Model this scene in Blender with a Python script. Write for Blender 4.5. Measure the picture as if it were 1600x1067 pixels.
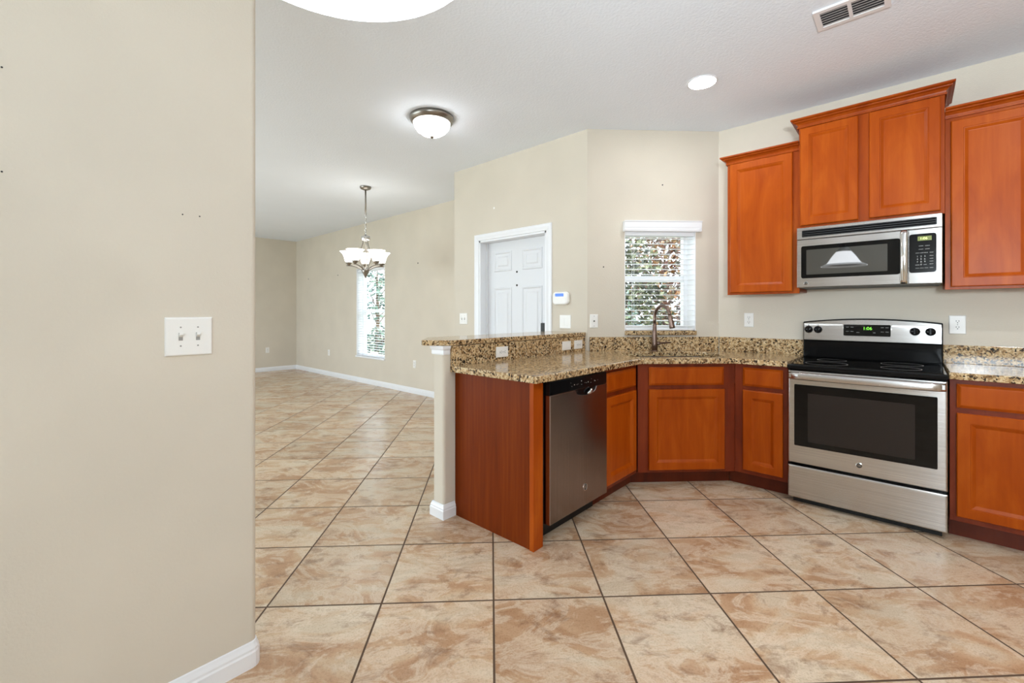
import bpy, bmesh, math, random
from mathutils import Matrix, Vector

# ------------------------------------------------------------------ clear
for o in list(bpy.data.objects):
    bpy.data.objects.remove(o, do_unlink=True)
SC = bpy.context.scene
COL = SC.collection
R = math.radians
Q = 2 ** -0.5

# World frame: x runs along the range wall (to the right), y runs towards the range wall, z up.
# ------------------------------------------------------------------ camera
cd = bpy.data.cameras.new('camera')
cd.lens = 687.0 / 1600.0 * 36.0
cd.sensor_width = 36.0
cd.shift_y = -45.5 / 1600.0
cd.clip_start = 0.02
cd.clip_end = 200
cam = bpy.data.objects.new('camera', cd)
COL.objects.link(cam)
cam.location = (0, 0, 1.26)
cam.rotation_euler = (R(90), 0, R(42.3))
SC.camera = cam

# ------------------------------------------------------------------ exposure / view
SC.view_settings.view_transform = 'Standard'
SC.view_settings.look = 'None'
SC.view_settings.exposure = 0.06
SC.view_settings.gamma = 1.0
SC.view_settings.use_curve_mapping = False
try:
    SC.cycles.use_denoising = True
    SC.cycles.max_bounces = 8
    SC.cycles.diffuse_bounces = 5
    SC.cycles.glossy_bounces = 4
    SC.cycles.transparent_max_bounces = 12
    SC.cycles.sample_clamp_indirect = 6.0
    SC.cycles.caustics_reflective = False
    SC.cycles.caustics_refractive = False
except Exception:
    pass

# ------------------------------------------------------------------ sky and sun
W = bpy.data.worlds.new('sky')
SC.world = W
W.use_nodes = True
bg = W.node_tree.nodes['Background']
bg.inputs[0].default_value = (0.86, 0.93, 1.0, 1)
bg.inputs[1].default_value = 4.5

def light(name, kind, loc, rot, energy, color=(1, 1, 1), size=None, size_y=None, spread=None):
    l = bpy.data.lights.new(name, kind)
    l.energy = energy
    l.color = color
    if kind == 'AREA':
        l.shape = 'RECTANGLE'
        l.size = size
        l.size_y = size_y or size
        if spread: l.spread = spread
    elif kind == 'SUN':
        l.angle = R(1.0)
    o = bpy.data.objects.new(name, l)
    COL.objects.link(o)
    o.location = loc
    o.rotation_euler = rot
    return o

light('sun', 'SUN', (0, 0, 8), (R(0), R(42), R(0)), 3.2, (1, 0.95, 0.86))
# area lamp added at an unseen nook window to brighten the kitchen
light('nook_fill_light', 'AREA', (1.15, -2.50, 1.50), (R(140), 0, 0), 88, (0.73, 0.88, 1.0), 1.36, 0.9)
# spot lamp added to brighten the kitchen ceiling, standing in for bounced flash
fl_ = light('ceiling_fill_spot', 'SPOT', (0.60, -0.50, 1.60), (0, 0, 0), 340, (0.82, 0.92, 1.0))
fl_.rotation_euler = (Vector((0.1, 2.6, 3.3)) - fl_.location).to_track_quat('-Z', 'Y').to_euler()
fl_.data.spot_size = R(95); fl_.data.spot_blend = 1.0; fl_.data.shadow_soft_size = 0.12
light('living_fill_light', 'AREA', (-6.3, -2.52, 1.30), (R(100), 0, 0), 150, (0.76, 0.90, 1.0), 5.0, 2.0)  # daylight fill, an area lamp added at an unseen living room window

# ------------------------------------------------------------------ materials
def srgb(r, g, b):
    def c(v):
        v /= 255.0
        return v / 12.92 if v <= 0.04045 else ((v + 0.055) / 1.055) ** 2.4
    return (c(r), c(g), c(b), 1)

def mat(name, color=(0.8, 0.8, 0.8, 1), rough=0.5, metal=0.0, emit=None, es=0.0, spec=None, coat=None):
    m = bpy.data.materials.new(name)
    m.use_nodes = True
    b = m.node_tree.nodes['Principled BSDF']
    b.inputs['Base Color'].default_value = color
    b.inputs['Roughness'].default_value = rough
    b.inputs['Metallic'].default_value = metal
    if spec is not None: b.inputs['Specular IOR Level'].default_value = spec
    if coat is not None:
        b.inputs['Coat Weight'].default_value = coat
        b.inputs['Coat Roughness'].default_value = 0.12
    if emit is not None:
        b.inputs['Emission Color'].default_value = emit
        b.inputs['Emission Strength'].default_value = es
    return m

def nt(m): return m.node_tree, m.node_tree.nodes['Principled BSDF']

def node(t, kind, **kw):
    n = t.nodes.new(kind)
    for k, v in kw.items():
        if k in n.inputs: n.inputs[k].default_value = v
        else: setattr(n, k, v)
    return n

def ramp(t, stops, interp='LINEAR'):
    n = t.nodes.new('ShaderNodeValToRGB')
    e = n.color_ramp.elements
    n.color_ramp.interpolation = interp
    e[0].position, e[0].color = stops[0]
    e[1].position, e[1].color = stops[-1]
    for p, c in stops[1:-1]:
        x = e.new(p); x.color = c
    return n

def coords(t, scale=(1, 1, 1), rot=(0, 0, 0), loc=(0, 0, 0)):
    tc = t.nodes.new('ShaderNodeTexCoord')
    mp = t.nodes.new('ShaderNodeMapping')
    mp.inputs['Scale'].default_value = scale
    mp.inputs['Rotation'].default_value = rot
    mp.inputs['Location'].default_value = loc
    t.links.new(tc.outputs['Object'], mp.inputs['Vector'])
    return mp.outputs['Vector']

def bump(t, b, fac, strength, dist):
    bp = node(t, 'ShaderNodeBump', Strength=strength, Distance=dist)
    t.links.new(fac, bp.inputs['Height'])
    t.links.new(bp.outputs['Normal'], b.inputs['Normal'])

def plaster(name, color, scale, strength, dist, rough=0.75, var=0.03):
    m = mat(name, color, rough, spec=0.3)
    t, b = nt(m)
    v = coords(t)
    n = node(t, 'ShaderNodeTexNoise', Scale=scale, Detail=3.0, Roughness=0.55)
    t.links.new(v, n.inputs['Vector'])
    bump(t, b, n.outputs['Fac'], strength, dist)
    n2 = node(t, 'ShaderNodeTexNoise', Scale=2.2, Detail=2.0)
    t.links.new(v, n2.inputs['Vector'])
    lo = tuple(c * (1 - var) for c in color[:3]) + (1,)
    hi = tuple(min(1, c * (1 + var)) for c in color[:3]) + (1,)
    r = ramp(t, [(0.3, lo), (0.7, hi)])
    t.links.new(n2.outputs['Fac'], r.inputs[0])
    t.links.new(r.outputs[0], b.inputs['Base Color'])
    return m

M_WALL = plaster('beige_wall_paint', srgb(212, 203, 188), 120, 0.25, 0.004)
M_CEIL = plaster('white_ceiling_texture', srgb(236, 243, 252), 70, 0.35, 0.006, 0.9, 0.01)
M_TRIM = mat('white_trim_paint', srgb(234, 235, 238), 0.35)
M_DOOR = mat('white_door_paint', srgb(222, 223, 226), 0.4)
M_PLASTIC = mat('white_plastic', srgb(238, 236, 232), 0.35)
M_GREYPL = mat('grey_plastic', srgb(150, 148, 145), 0.4)
M_DARK = mat('dark_slot', srgb(40, 38, 36), 0.6)
M_BLACK = mat('black_enamel', srgb(14, 14, 15), 0.14, spec=0.2)
M_BLACKM = mat('black_matt', srgb(12, 12, 12), 0.5)
M_GLASSBLK = mat('black_glass', srgb(8, 8, 9), 0.04, spec=0.3)
M_OVENWIN = mat('dark_oven_window', srgb(40, 35, 33), 0.05, spec=0.3)
M_MICROWIN = mat('grey_microwave_window', srgb(48, 49, 48), 0.02)
M_NICKEL = mat('brushed_nickel', srgb(150, 145, 138), 0.3, 1.0)
M_BRONZE = mat('bronze_faucet', srgb(128, 108, 98), 0.32, 1.0)
M_CHROME = mat('polished_metal', srgb(215, 213, 210), 0.12, 1.0)
M_SHADE = mat('lit_frosted_glass', srgb(250, 245, 235), 0.4, emit=(1, 0.98, 0.94, 1), es=4.0)
M_DOME = mat('lit_dome_glass', srgb(250, 248, 240), 0.4, emit=(0.97, 0.98, 1.0, 1), es=15.0)
M_FILLDISC = mat('added_recessed_lens', srgb(250, 250, 250), 0.4, emit=(0.93, 0.97, 1.0, 1), es=200.0)  # lens of the unseen recessed lamps added as kitchen fill
M_DISC = mat('lit_recessed_lens', srgb(250, 250, 250), 0.4, emit=(0.95, 0.98, 1.0, 1), es=95.0)
M_PEND = mat('lit_white_pendant_glass', srgb(245, 246, 250), 0.25, emit=(0.94, 0.97, 1, 1), es=4.5)
M_PENDIN = mat('white_pendant_lining', srgb(160, 161, 165), 0.5)
M_PENDRIM = mat('bright_pendant_rim_glass', srgb(250, 250, 252), 0.25, emit=(1, 1, 1, 1), es=0.6)
M_BULB = mat('lit_bulb', srgb(255, 250, 240), 0.4, emit=(1, 0.98, 0.96, 1), es=1.2)
M_MICROWIN.node_tree.nodes['Principled BSDF'].inputs['IOR'].default_value = 2.2
M_BLUE = mat('blue_screen', srgb(40, 90, 190), 0.3, emit=srgb(40, 95, 205), es=0.8)
M_GREENLED = mat('green_led_digits', srgb(120, 230, 60), 0.4, emit=srgb(130, 230, 60), es=1.1)
M_MWLCD = mat('yellow_green_display', srgb(92, 100, 22), 0.4, emit=srgb(96, 104, 20), es=0.6)
M_MWDIG = mat('pale_green_digits', srgb(225, 240, 150), 0.4, emit=srgb(225, 240, 150), es=1.0)
M_LEGEND = mat('grey_white_lettering', srgb(190, 188, 184), 0.5)
M_WHITEPAINT = mat('white_vinyl', srgb(244, 245, 247), 0.4)
M_SLAT = mat('white_blind_slat', srgb(240, 241, 244), 0.45)
M_VENTDARK = mat('vent_duct_shade', srgb(60, 60, 62), 0.7)
M_CONC = mat('pale_concrete', srgb(196, 194, 190), 0.85)
M_SINK = mat('satin_steel_sink', srgb(150, 148, 145), 0.3, 1.0)

def steel(name, col, rough, axis='z', amt=0.12):
    m = mat(name, col, rough, 1.0)
    t, b = nt(m)
    sc = {'x': (1.5, 260, 260), 'z': (260, 260, 1.5), 'y': (260, 1.5, 260)}[axis]
    v = coords(t, sc)
    n = node(t, 'ShaderNodeTexNoise', Scale=1.0, Detail=2.0)
    t.links.new(v, n.inputs['Vector'])
    lo = tuple(c * (1 - amt) for c in col[:3]) + (1,)
    hi = tuple(min(1, c * (1 + amt)) for c in col[:3]) + (1,)
    r = ramp(t, [(0.3, lo), (0.7, hi)])
    t.links.new(n.outputs['Fac'], r.inputs[0])
    t.links.new(r.outputs[0], b.inputs['Base Color'])
    b.inputs["Anisotropic"].default_value = 0.85
    b.inputs['Anisotropic Rotation'].default_value = 0.25
    tg = t.nodes.new('ShaderNodeTangent'); tg.direction_type = 'RADIAL'; tg.axis = 'Z'
    t.links.new(tg.outputs[0], b.inputs['Tangent'])
    return m

M_STEEL = steel('stainless_steel', srgb(196, 193, 190), 0.27, 'x')
M_DWSTEEL = steel('stainless_steel_brown_reflection', srgb(146, 132, 126), 0.25, 'z')  # ordinary stainless, colour darkened and warmed for the brown cabinets it reflects

def wood(name, dark, mid, light_, rough=0.34, scale=(6, 6, 1.4), fine=0.18, spec=0.28):
    m = mat(name, mid, rough, spec=spec)
    t, b = nt(m)
    v = coords(t, scale)
    n = node(t, 'ShaderNodeTexNoise', Scale=1.2, Detail=5.0, Roughness=0.58, Distortion=0.9)
    t.links.new(v, n.inputs['Vector'])
    v2 = coords(t, (70, 70, 3.0))
    n2 = node(t, 'ShaderNodeTexNoise', Scale=1.0, Detail=3.0)
    t.links.new(v2, n2.inputs['Vector'])
    mx = node(t, 'ShaderNodeMath', operation='MULTIPLY_ADD')
    mx.inputs[1].default_value = fine
    t.links.new(n2.outputs['Fac'], mx.inputs[0])
    mm = node(t, 'ShaderNodeMath', operation='MULTIPLY')
    mm.inputs[1].default_value = 1 - fine
    t.links.new(n.outputs['Fac'], mm.inputs[0])
    t.links.new(mm.outputs[0], mx.inputs[2])
    r = ramp(t, [(0.34, dark), (0.5, mid), (0.66, light_)])
    t.links.new(mx.outputs[0], r.inputs[0])
    t.links.new(r.outputs[0], b.inputs['Base Color'])
    return m

M_WOOD = wood('cherry_door_wood', srgb(150, 61, 5), srgb(163, 71, 8), srgb(176, 84, 17), spec=0.15)
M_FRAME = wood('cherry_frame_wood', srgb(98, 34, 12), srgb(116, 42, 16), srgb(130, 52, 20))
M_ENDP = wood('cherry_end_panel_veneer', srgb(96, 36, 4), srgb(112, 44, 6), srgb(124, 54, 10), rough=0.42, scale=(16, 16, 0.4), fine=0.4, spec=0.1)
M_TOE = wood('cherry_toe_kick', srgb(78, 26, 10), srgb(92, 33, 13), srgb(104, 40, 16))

def granite():
    m = mat('speckled_tan_granite', rough=0.12, spec=0.45)
    t, b = nt(m)
    v = coords(t)
    nd = node(t, 'ShaderNodeTexNoise', Scale=70.0, Detail=2.0)
    t.links.new(v, nd.inputs['Vector'])
    ad = node(t, 'ShaderNodeMix', data_type='RGBA', blend_type='LINEAR_LIGHT')
    ad.inputs[0].default_value = 0.012
    t.links.new(v, ad.inputs[6]); t.links.new(nd.outputs['Color'], ad.inputs[7])
    vo = node(t, 'ShaderNodeTexVoronoi', Scale=105.0)
    t.links.new(ad.outputs[2], vo.inputs['Vector'])
    sp = node(t, 'ShaderNodeSeparateColor')
    t.links.new(vo.outputs['Color'], sp.inputs[0])
    n = node(t, 'ShaderNodeTexNoise', Scale=16.0, Detail=3.0)
    t.links.new(v, n.inputs['Vector'])
    a = node(t, 'ShaderNodeMath', operation='MULTIPLY_ADD')
    a.inputs[1].default_value = 0.45; a.inputs[2].default_value = -0.22
    t.links.new(n.outputs['Fac'], a.inputs[0])
    s = node(t, 'ShaderNodeMath', operation='ADD')
    t.links.new(sp.outputs[0], s.inputs[0]); t.links.new(a.outputs[0], s.inputs[1])
    r = ramp(t, [(0.0, srgb(36, 28, 22)), (0.14, srgb(60, 46, 34)), (0.22, srgb(118, 88, 56)),
                 (0.38, srgb(168, 134, 92)), (0.58, srgb(200, 170, 126)), (0.8, srgb(216, 194, 156)), (1.0, srgb(150, 120, 84))])
    t.links.new(s.outputs[0], r.inputs[0])
    t.links.new(r.outputs[0], b.inputs['Base Color'])
    return m
M_GRANITE = granite()

def tile_floor():
    S, OX, OY = 0.4846, 0.0102, 0.9578
    m = mat('tan_stone_tile', rough=0.3, spec=0.5)
    t, b = nt(m)
    L = t.links
    v = coords(t, rot=(0, 0, R(-45)))
    sub = node(t, 'ShaderNodeVectorMath', operation='SUBTRACT')
    sub.inputs[1].default_value = (OX, OY, 0)
    L.new(v, sub.inputs[0])
    sc = node(t, 'ShaderNodeVectorMath', operation='SCALE')
    sc.inputs['Scale'].default_value = 1 / S
    L.new(sub.outputs[0], sc.inputs[0])
    fr = node(t, 'ShaderNodeVectorMath', operation='FRACTION'); L.new(sc.outputs[0], fr.inputs[0])
    fl = node(t, 'ShaderNodeVectorMath', operation='FLOOR'); L.new(sc.outputs[0], fl.inputs[0])
    # distance to the nearest joint
    half = node(t, 'ShaderNodeVectorMath', operation='SUBTRACT'); half.inputs[1].default_value = (.5, .5, .5)
    L.new(fr.outputs[0], half.inputs[0])
    ab = node(t, 'ShaderNodeVectorMath', operation='ABSOLUTE'); L.new(half.outputs[0], ab.inputs[0])
    sx = node(t, 'ShaderNodeSeparateXYZ'); L.new(ab.outputs[0], sx.inputs[0])
    mxm = node(t, 'ShaderNodeMath', operation='MAXIMUM'); L.new(sx.outputs[0], mxm.inputs[0]); L.new(sx.outputs[1], mxm.inputs[1])
    gr = node(t, 'ShaderNodeMapRange'); L.new(mxm.outputs[0], gr.inputs[0])
    gr.inputs[1].default_value = 0.4895; gr.inputs[2].default_value = 0.4935
    # per tile shift of the stone figure
    wn = node(t, 'ShaderNodeTexWhiteNoise', noise_dimensions='3D'); L.new(fl.outputs[0], wn.inputs[0])
    ofs = node(t, 'ShaderNodeVectorMath', operation='SCALE'); ofs.inputs['Scale'].default_value = 37.0
    L.new(wn.outputs['Color'], ofs.inputs[0])
    pos = node(t, 'ShaderNodeVectorMath', operation='ADD'); L.new(sub.outputs[0], pos.inputs[0]); L.new(ofs.outputs[0], pos.inputs[1])
    mp = node(t, 'ShaderNodeMapping'); mp.inputs['Rotation'].default_value = (0, 0, R(32)); mp.inputs['Scale'].default_value = (1.0, 1.7, 1)
    L.new(pos.outputs[0], mp.inputs[0])
    n1 = node(t, 'ShaderNodeTexNoise', Scale=2.3, Detail=6.0, Roughness=0.55, Distortion=0.9)
    L.new(mp.outputs[0], n1.inputs['Vector'])
    n2 = node(t, 'ShaderNodeTexNoise', Scale=6.5, Detail=12.0, Roughness=0.72, Distortion=0.5)
    L.new(mp.outputs[0], n2.inputs['Vector'])
    n3 = node(t, 'ShaderNodeTexNoise', Scale=150.0, Detail=4.0, Roughness=0.7)
    L.new(pos.outputs[0], n3.inputs['Vector'])
    # soft clouds of beige and tan
    r1 = ramp(t, [(0.36, srgb(182, 142, 108)), (0.46, srgb(198, 162, 128)), (0.52, srgb(206, 176, 144)), (0.60, srgb(210, 190, 164))])
    L.new(n1.outputs['Fac'], r1.inputs[0])
    # pale wispy drifts whose borders are ragged
    n4 = node(t, 'ShaderNodeTexNoise', Scale=3.4, Detail=11.0, Roughness=0.68, Distortion=1.6)
    L.new(mp.outputs[0], n4.inputs['Vector'])
    r4 = ramp(t, [(0.46, (0, 0, 0, 1)), (0.535, (0.55, 0.55, 0.55, 1)), (0.58, (0.25, 0.25, 0.25, 1)), (0.68, (0.7, 0.7, 0.7, 1))])
    L.new(n4.outputs['Fac'], r4.inputs[0])
    m1 = node(t, 'ShaderNodeMix', data_type='RGBA'); L.new(r4.outputs[0], m1.inputs[0])
    L.new(r1.outputs[0], m1.inputs[6]); m1.inputs[7].default_value = srgb(232, 214, 190)
    # dark speckled patches
    r5 = ramp(t, [(0.26, (0.9, 0.9, 0.9, 1)), (0.38, (0.42, 0.42, 0.42, 1)), (0.47, (0, 0, 0, 1))])
    L.new(n2.outputs['Fac'], r5.inputs[0])
    mx = node(t, 'ShaderNodeMix', data_type='RGBA'); L.new(r5.outputs[0], mx.inputs[0])
    L.new(m1.outputs[2], mx.inputs[6]); mx.inputs[7].default_value = srgb(128, 88, 62)
    # fine pitting
    r3 = ramp(t, [(0.34, (0.66, 0.60, 0.55, 1)), (0.5, (1, 1, 1, 1)), (0.75, (1.0, 1.0, 1.0, 1))])
    L.new(n3.outputs['Fac'], r3.inputs[0])
    mu = node(t, 'ShaderNodeMix', data_type='RGBA', blend_type='MULTIPLY'); mu.inputs[0].default_value = 0.6
    L.new(mx.outputs[2], mu.inputs[6]); L.new(r3.outputs[0], mu.inputs[7])
    # per tile tone
    tv = node(t, 'ShaderNodeMapRange'); L.new(wn.outputs['Value'], tv.inputs[0]); tv.inputs[3].default_value = 0.9; tv.inputs[4].default_value = 1.05
    hs = node(t, 'ShaderNodeHueSaturation'); L.new(mu.outputs[2], hs.inputs['Color']); L.new(tv.outputs[0], hs.inputs['Value'])
    gm = node(t, 'ShaderNodeMix', data_type='RGBA'); L.new(gr.outputs[0], gm.inputs[0])
    L.new(hs.outputs[0], gm.inputs[6]); gm.inputs[7].default_value = srgb(88, 66, 48)
    L.new(gm.outputs[2], b.inputs['Base Color'])
    rr = node(t, 'ShaderNodeMapRange'); L.new(gr.outputs[0], rr.inputs[0]); rr.inputs[3].default_value = 0.235; rr.inputs[4].default_value = 0.8
    L.new(rr.outputs[0], b.inputs['Roughness'])
    hsum = node(t, 'ShaderNodeMath', operation='MULTIPLY_ADD'); hsum.inputs[1].default_value = 0.12
    L.new(n2.outputs['Fac'], hsum.inputs[0])
    inv = node(t, 'ShaderNodeMath', operation='SUBTRACT'); inv.inputs[0].default_value = 1.0; L.new(gr.outputs[0], inv.inputs[1])
    L.new(inv.outputs[0], hsum.inputs[2])
    bump(t, b, hsum.outputs[0], 0.5, 0.004)
    return m
M_TILE = tile_floor()

def glass_pane():
    m = bpy.data.materials.new('clear_window_glass'); m.use_nodes = True
    t = m.node_tree; t.nodes.clear()
    o = t.nodes.new('ShaderNodeOutputMaterial')
    tr = t.nodes.new('ShaderNodeBsdfTransparent'); tr.inputs[0].default_value = (0.96, 0.98, 0.98, 1)
    gl = t.nodes.new('ShaderNodeBsdfGlossy'); gl.inputs['Roughness'].default_value = 0.02
    mx = t.nodes.new('ShaderNodeMixShader')
    mx.inputs[0].default_value = 0.05; t.links.new(tr.outputs[0], mx.inputs[1]); t.links.new(gl.outputs[0], mx.inputs[2])
    t.links.new(mx.outputs[0], o.inputs[0])
    return m
M_PANE = glass_pane()

def leaf_mat(name, stops):
    m = mat(name, rough=0.45)
    t, b = nt(m)
    g = t.nodes.new('ShaderNodeNewGeometry')
    r = ramp(t, stops)
    t.links.new(g.outputs['Random Per Island'], r.inputs[0])
    t.links.new(r.outputs[0], b.inputs['Base Color'])
    return m
M_LEAFG = leaf_mat('green_leaves', [(0, srgb(22, 32, 26)), (0.4, srgb(48, 64, 44)), (0.7, srgb(92, 104, 66)), (1, srgb(176, 178, 150))])
M_LEAFO = leaf_mat('autumn_leaves', [(0, srgb(44, 32, 30)), (0.35, srgb(120, 72, 58)), (0.6, srgb(168, 124, 76)), (0.8, srgb(74, 76, 54)), (1, srgb(214, 200, 176))])
M_LEAFT = leaf_mat('teal_green_leaves', [(0, srgb(30, 58, 56)), (0.5, srgb(64, 100, 92)), (1, srgb(140, 168, 150))])
M_BARK = mat('grey_brown_bark', srgb(96, 78, 64), 0.9)
M_GROUND = plaster('pale_lawn_ground', srgb(158, 160, 138), 30, 0.3, 0.02, 0.9, 0.15)
M_HOUSE = mat('pale_stucco', srgb(226, 226, 222), 0.9)
M_FENCEM = mat('blue_grey_fence_paint', srgb(150, 164, 180), 0.7)

# ------------------------------------------------------------------ mesh helpers
LOC = {}

def finish(name, bm, m, parent, bevel=None, smooth=False, seg=2):
    bmesh.ops.recalc_face_normals(bm, faces=bm.faces)
    me = bpy.data.meshes.new(name)
    off = LOC.get(parent.name, Vector((0, 0, 0))) if parent else Vector((0, 0, 0))
    for v in bm.verts: v.co -= off
    bm.to_mesh(me); bm.free()
    me.materials.append(m)
    if smooth:
        for p in me.polygons: p.use_smooth = True
    o = bpy.data.objects.new(name, me)
    COL.objects.link(o)
    if parent:
        o.parent = parent
        LOC[o.name] = off.copy()
    if bevel:
        bv = o.modifiers.new('edge_round', 'BEVEL')
        bv.width = bevel; bv.segments = seg; bv.limit_method = 'ANGLE'; bv.angle_limit = R(40)
    return o

def part(name, bm, m, parent, **k): return finish(name, bm, m, parent, **k)

def solid(name, bm, m, label, cat, group=None, origin=None, **k):
    """A thing that is a single mesh, with its origin at its base."""
    if origin is None:
        xs = [v.co for v in bm.verts]
        origin = Vector((sum(v.x for v in xs) / len(xs), sum(v.y for v in xs) / len(xs), min(v.z for v in xs)))
    origin = Vector(origin)
    for v in bm.verts: v.co -= origin
    o = finish(name, bm, m, None, **k)
    o.location = origin
    LOC[o.name] = origin
    o['label'] = label; o['category'] = cat
    if group: o['group'] = group
    return o

def struct(name, bm, m, **k):
    o = finish(name, bm, m, None, **k)
    o['kind'] = 'structure'
    LOC[o.name] = Vector((0, 0, 0))
    return o

def thing(name, label, cat, loc, group=None):
    o = bpy.data.objects.new(name, None)
    COL.objects.link(o)
    o.empty_display_size = 0.05
    o.location = loc
    LOC[o.name] = Vector(loc)
    o['label'] = label; o['category'] = cat
    if group: o['group'] = group
    return o

def B(): return bmesh.new()
I4 = Matrix.Identity(4)
def TR(x, y, z, deg=0): return Matrix.Translation((x, y, z)) @ Matrix.Rotation(R(deg), 4, 'Z')
D45 = Matrix.Rotation(R(45), 4, 'Z')      # frame of the slanted window wall

def box(bm, x0, x1, y0, y1, z0, z1, M=I4):
    v = [bm.verts.new(M @ Vector(c)) for c in ((x0, y0, z0), (x1, y0, z0), (x1, y1, z0), (x0, y1, z0), (x0, y0, z1), (x1, y0, z1), (x1, y1, z1), (x0, y1, z1))]
    for f in ((0, 3, 2, 1), (4, 5, 6, 7), (0, 1, 5, 4), (1, 2, 6, 5), (2, 3, 7, 6), (3, 0, 4, 7)):
        bm.faces.new([v[i] for i in f])
    return bm

def loops(bm, rings, closed_ends=True, cyclic=True):
    """Bridge a list of equal-length rings of points."""
    vs = [[bm.verts.new(p) for p in r] for r in rings]
    n = len(vs[0])
    for a, b in zip(vs, vs[1:]):
        for i in range(n if cyclic else n - 1):
            j = (i + 1) % n
            bm.faces.new((a[i], a[j], b[j], b[i]))
    if closed_ends:
        bm.faces.new(vs[0][::-1]); bm.faces.new(vs[-1])
    return bm

def nested(bm, x0, x1, z0, z1, prof, M=I4, back=None):
    """Stack of rectangles (inset, y) from the back of a board to its face: frames, doors, plates."""
    rings = []
    if back is not None: prof = [(0, back)] + prof
    for ins, y in prof:
        rings.append([M @ Vector(p) for p in ((x0 + ins, y, z0 + ins), (x1 - ins, y, z0 + ins), (x1 - ins, y, z1 - ins), (x0 + ins, y, z1 - ins))])
    return loops(bm, rings)

def prism(bm, pts, z0, z1, M=I4):
    return loops(bm, [[M @ Vector((x, y, z)) for x, y in pts] for z in (z0, z1)])

def extr(bm, pts, a0, a1, fn):
    """Profile pts extruded between a0 and a1; fn(a, p) -> point."""
    return loops(bm, [[fn(a, p) for p in pts] for a in (a0, a1)])

def lathe(bm, prof, c=(0, 0, 0), seg=32, M=I4, ends=True):
    rings = []
    for r, z in prof:
        rings.append([M @ Vector((c[0] + max(r, 1e-4) * math.cos(2 * math.pi * i / seg), c[1] + max(r, 1e-4) * math.sin(2 * math.pi * i / seg), c[2] + z)) for i in range(seg)])
    return loops(bm, rings, closed_ends=ends)

def tube(bm, pts, r, seg=10):
    pts = [Vector(p) for p in pts]
    rs = r if isinstance(r, (list, tuple)) else [r] * len(pts)
    rings = []
    up = None
    for i, p in enumerate(pts):
        d = (pts[min(i + 1, len(pts) - 1)] - pts[max(i - 1, 0)]).normalized()
        if up is None:
            up = Vector((0, 0, 1)) if abs(d.z) < 0.9 else Vector((1, 0, 0))
        a = d.cross(up).normalized()
        up = a.cross(d).normalized()
        rings.append([p + a * rs[i] * math.cos(2 * math.pi * k / seg) + up * rs[i] * math.sin(2 * math.pi * k / seg) for k in range(seg)])
    return loops(bm, rings)

def rrect(x0, x1, z0, z1, r, n=5):
    out = []
    for cx, cz, a0 in ((x1 - r, z0 + r, -90), (x1 - r, z1 - r, 0), (x0 + r, z1 - r, 90), (x0 + r, z0 + r, 180)):
        for i in range(n + 1):
            a = R(a0 + 90 * i / n)
            out.append((cx + r * math.cos(a), cz + r * math.sin(a)))
    return out

def rplate(bm, x0, x1, z0, z1, r, yb, yf, M=I4, ch=0.0):
    rings = [[M @ Vector((x, yb, z)) for x, z in rrect(x0, x1, z0, z1, r)]]
    if ch:
        rings.append([M @ Vector((x, yf + ch, z)) for x, z in rrect(x0, x1, z0, z1, r)])
        rings.append([M @ Vector((x, yf, z)) for x, z in rrect(x0 + ch, x1 - ch, z0 + ch, z1 - ch, max(r - ch, 0.0005))])
    else:
        rings.append([M @ Vector((x, yf, z)) for x, z in rrect(x0, x1, z0, z1, r)])
    return loops(bm, rings)

def text(name, body, size, M, m, parent, align='CENTER', depth=0.0004):
    cu = bpy.data.curves.new(name, 'FONT')
    cu.body = body; cu.size = size; cu.align_x = align; cu.align_y = 'CENTER'; cu.extrude = depth
    ob = bpy.data.objects.new(name + '_curve', cu)
    COL.objects.link(ob)
    dg = bpy.context.evaluated_depsgraph_get()
    me = bpy.data.meshes.new_from_object(ob.evaluated_get(dg))
    bpy.data.objects.remove(ob, do_unlink=True)
    bm = B(); bm.from_mesh(me)
    bpy.data.meshes.remove(me)
    bm.transform(M @ Matrix.Rotation(R(90), 4, 'X'))
    return finish(name, bm, m, parent)

def texts(name, items, M, m, parent):
    """Short pieces of lettering, each a part of its own: items = (body, size, x, z)."""
    for body, size, x, z in items:
        text(name, body, size, M @ Matrix.Translation((x, 0, z)), m, parent, depth=0.0003)

# ================================================================== ROOM SHELL
CZ = 2.84          # ceiling height
YR = 4.06          # range wall
YL = 4.03          # long wall of the far room
XB = -10.2         # far back wall
YD = 3.24          # wall with the white door
XL = -1.742        # near left wall
YS = -2.6          # wall behind the camera
XR = 1.95          # right wall
YW = 3.755         # slanted window wall (in its own frame)

bm = B(); box(bm, XB - 0.2, XR + 0.2, YS - 0.2, YR + 0.2, -0.12, 0.0)
struct('floor', bm, M_TILE)
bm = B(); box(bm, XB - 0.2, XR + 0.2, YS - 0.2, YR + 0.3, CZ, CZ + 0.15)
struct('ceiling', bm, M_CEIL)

def wall_hole(bm, x0, x1, t, holes, M, zt=CZ):
    """Wall with its face at local y=0 and thickness t; holes = (x0,x1,z0,z1) sorted along x."""
    x = x0
    for a, b, c, d in holes:
        box(bm, x, a, 0, t, 0, zt, M)
        if c > 0: box(bm, a, b, 0, t, 0, c, M)
        box(bm, a, b, 0, t, d, zt, M)
        x = b
    box(bm, x, x1, 0, t, 0, zt, M)

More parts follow.
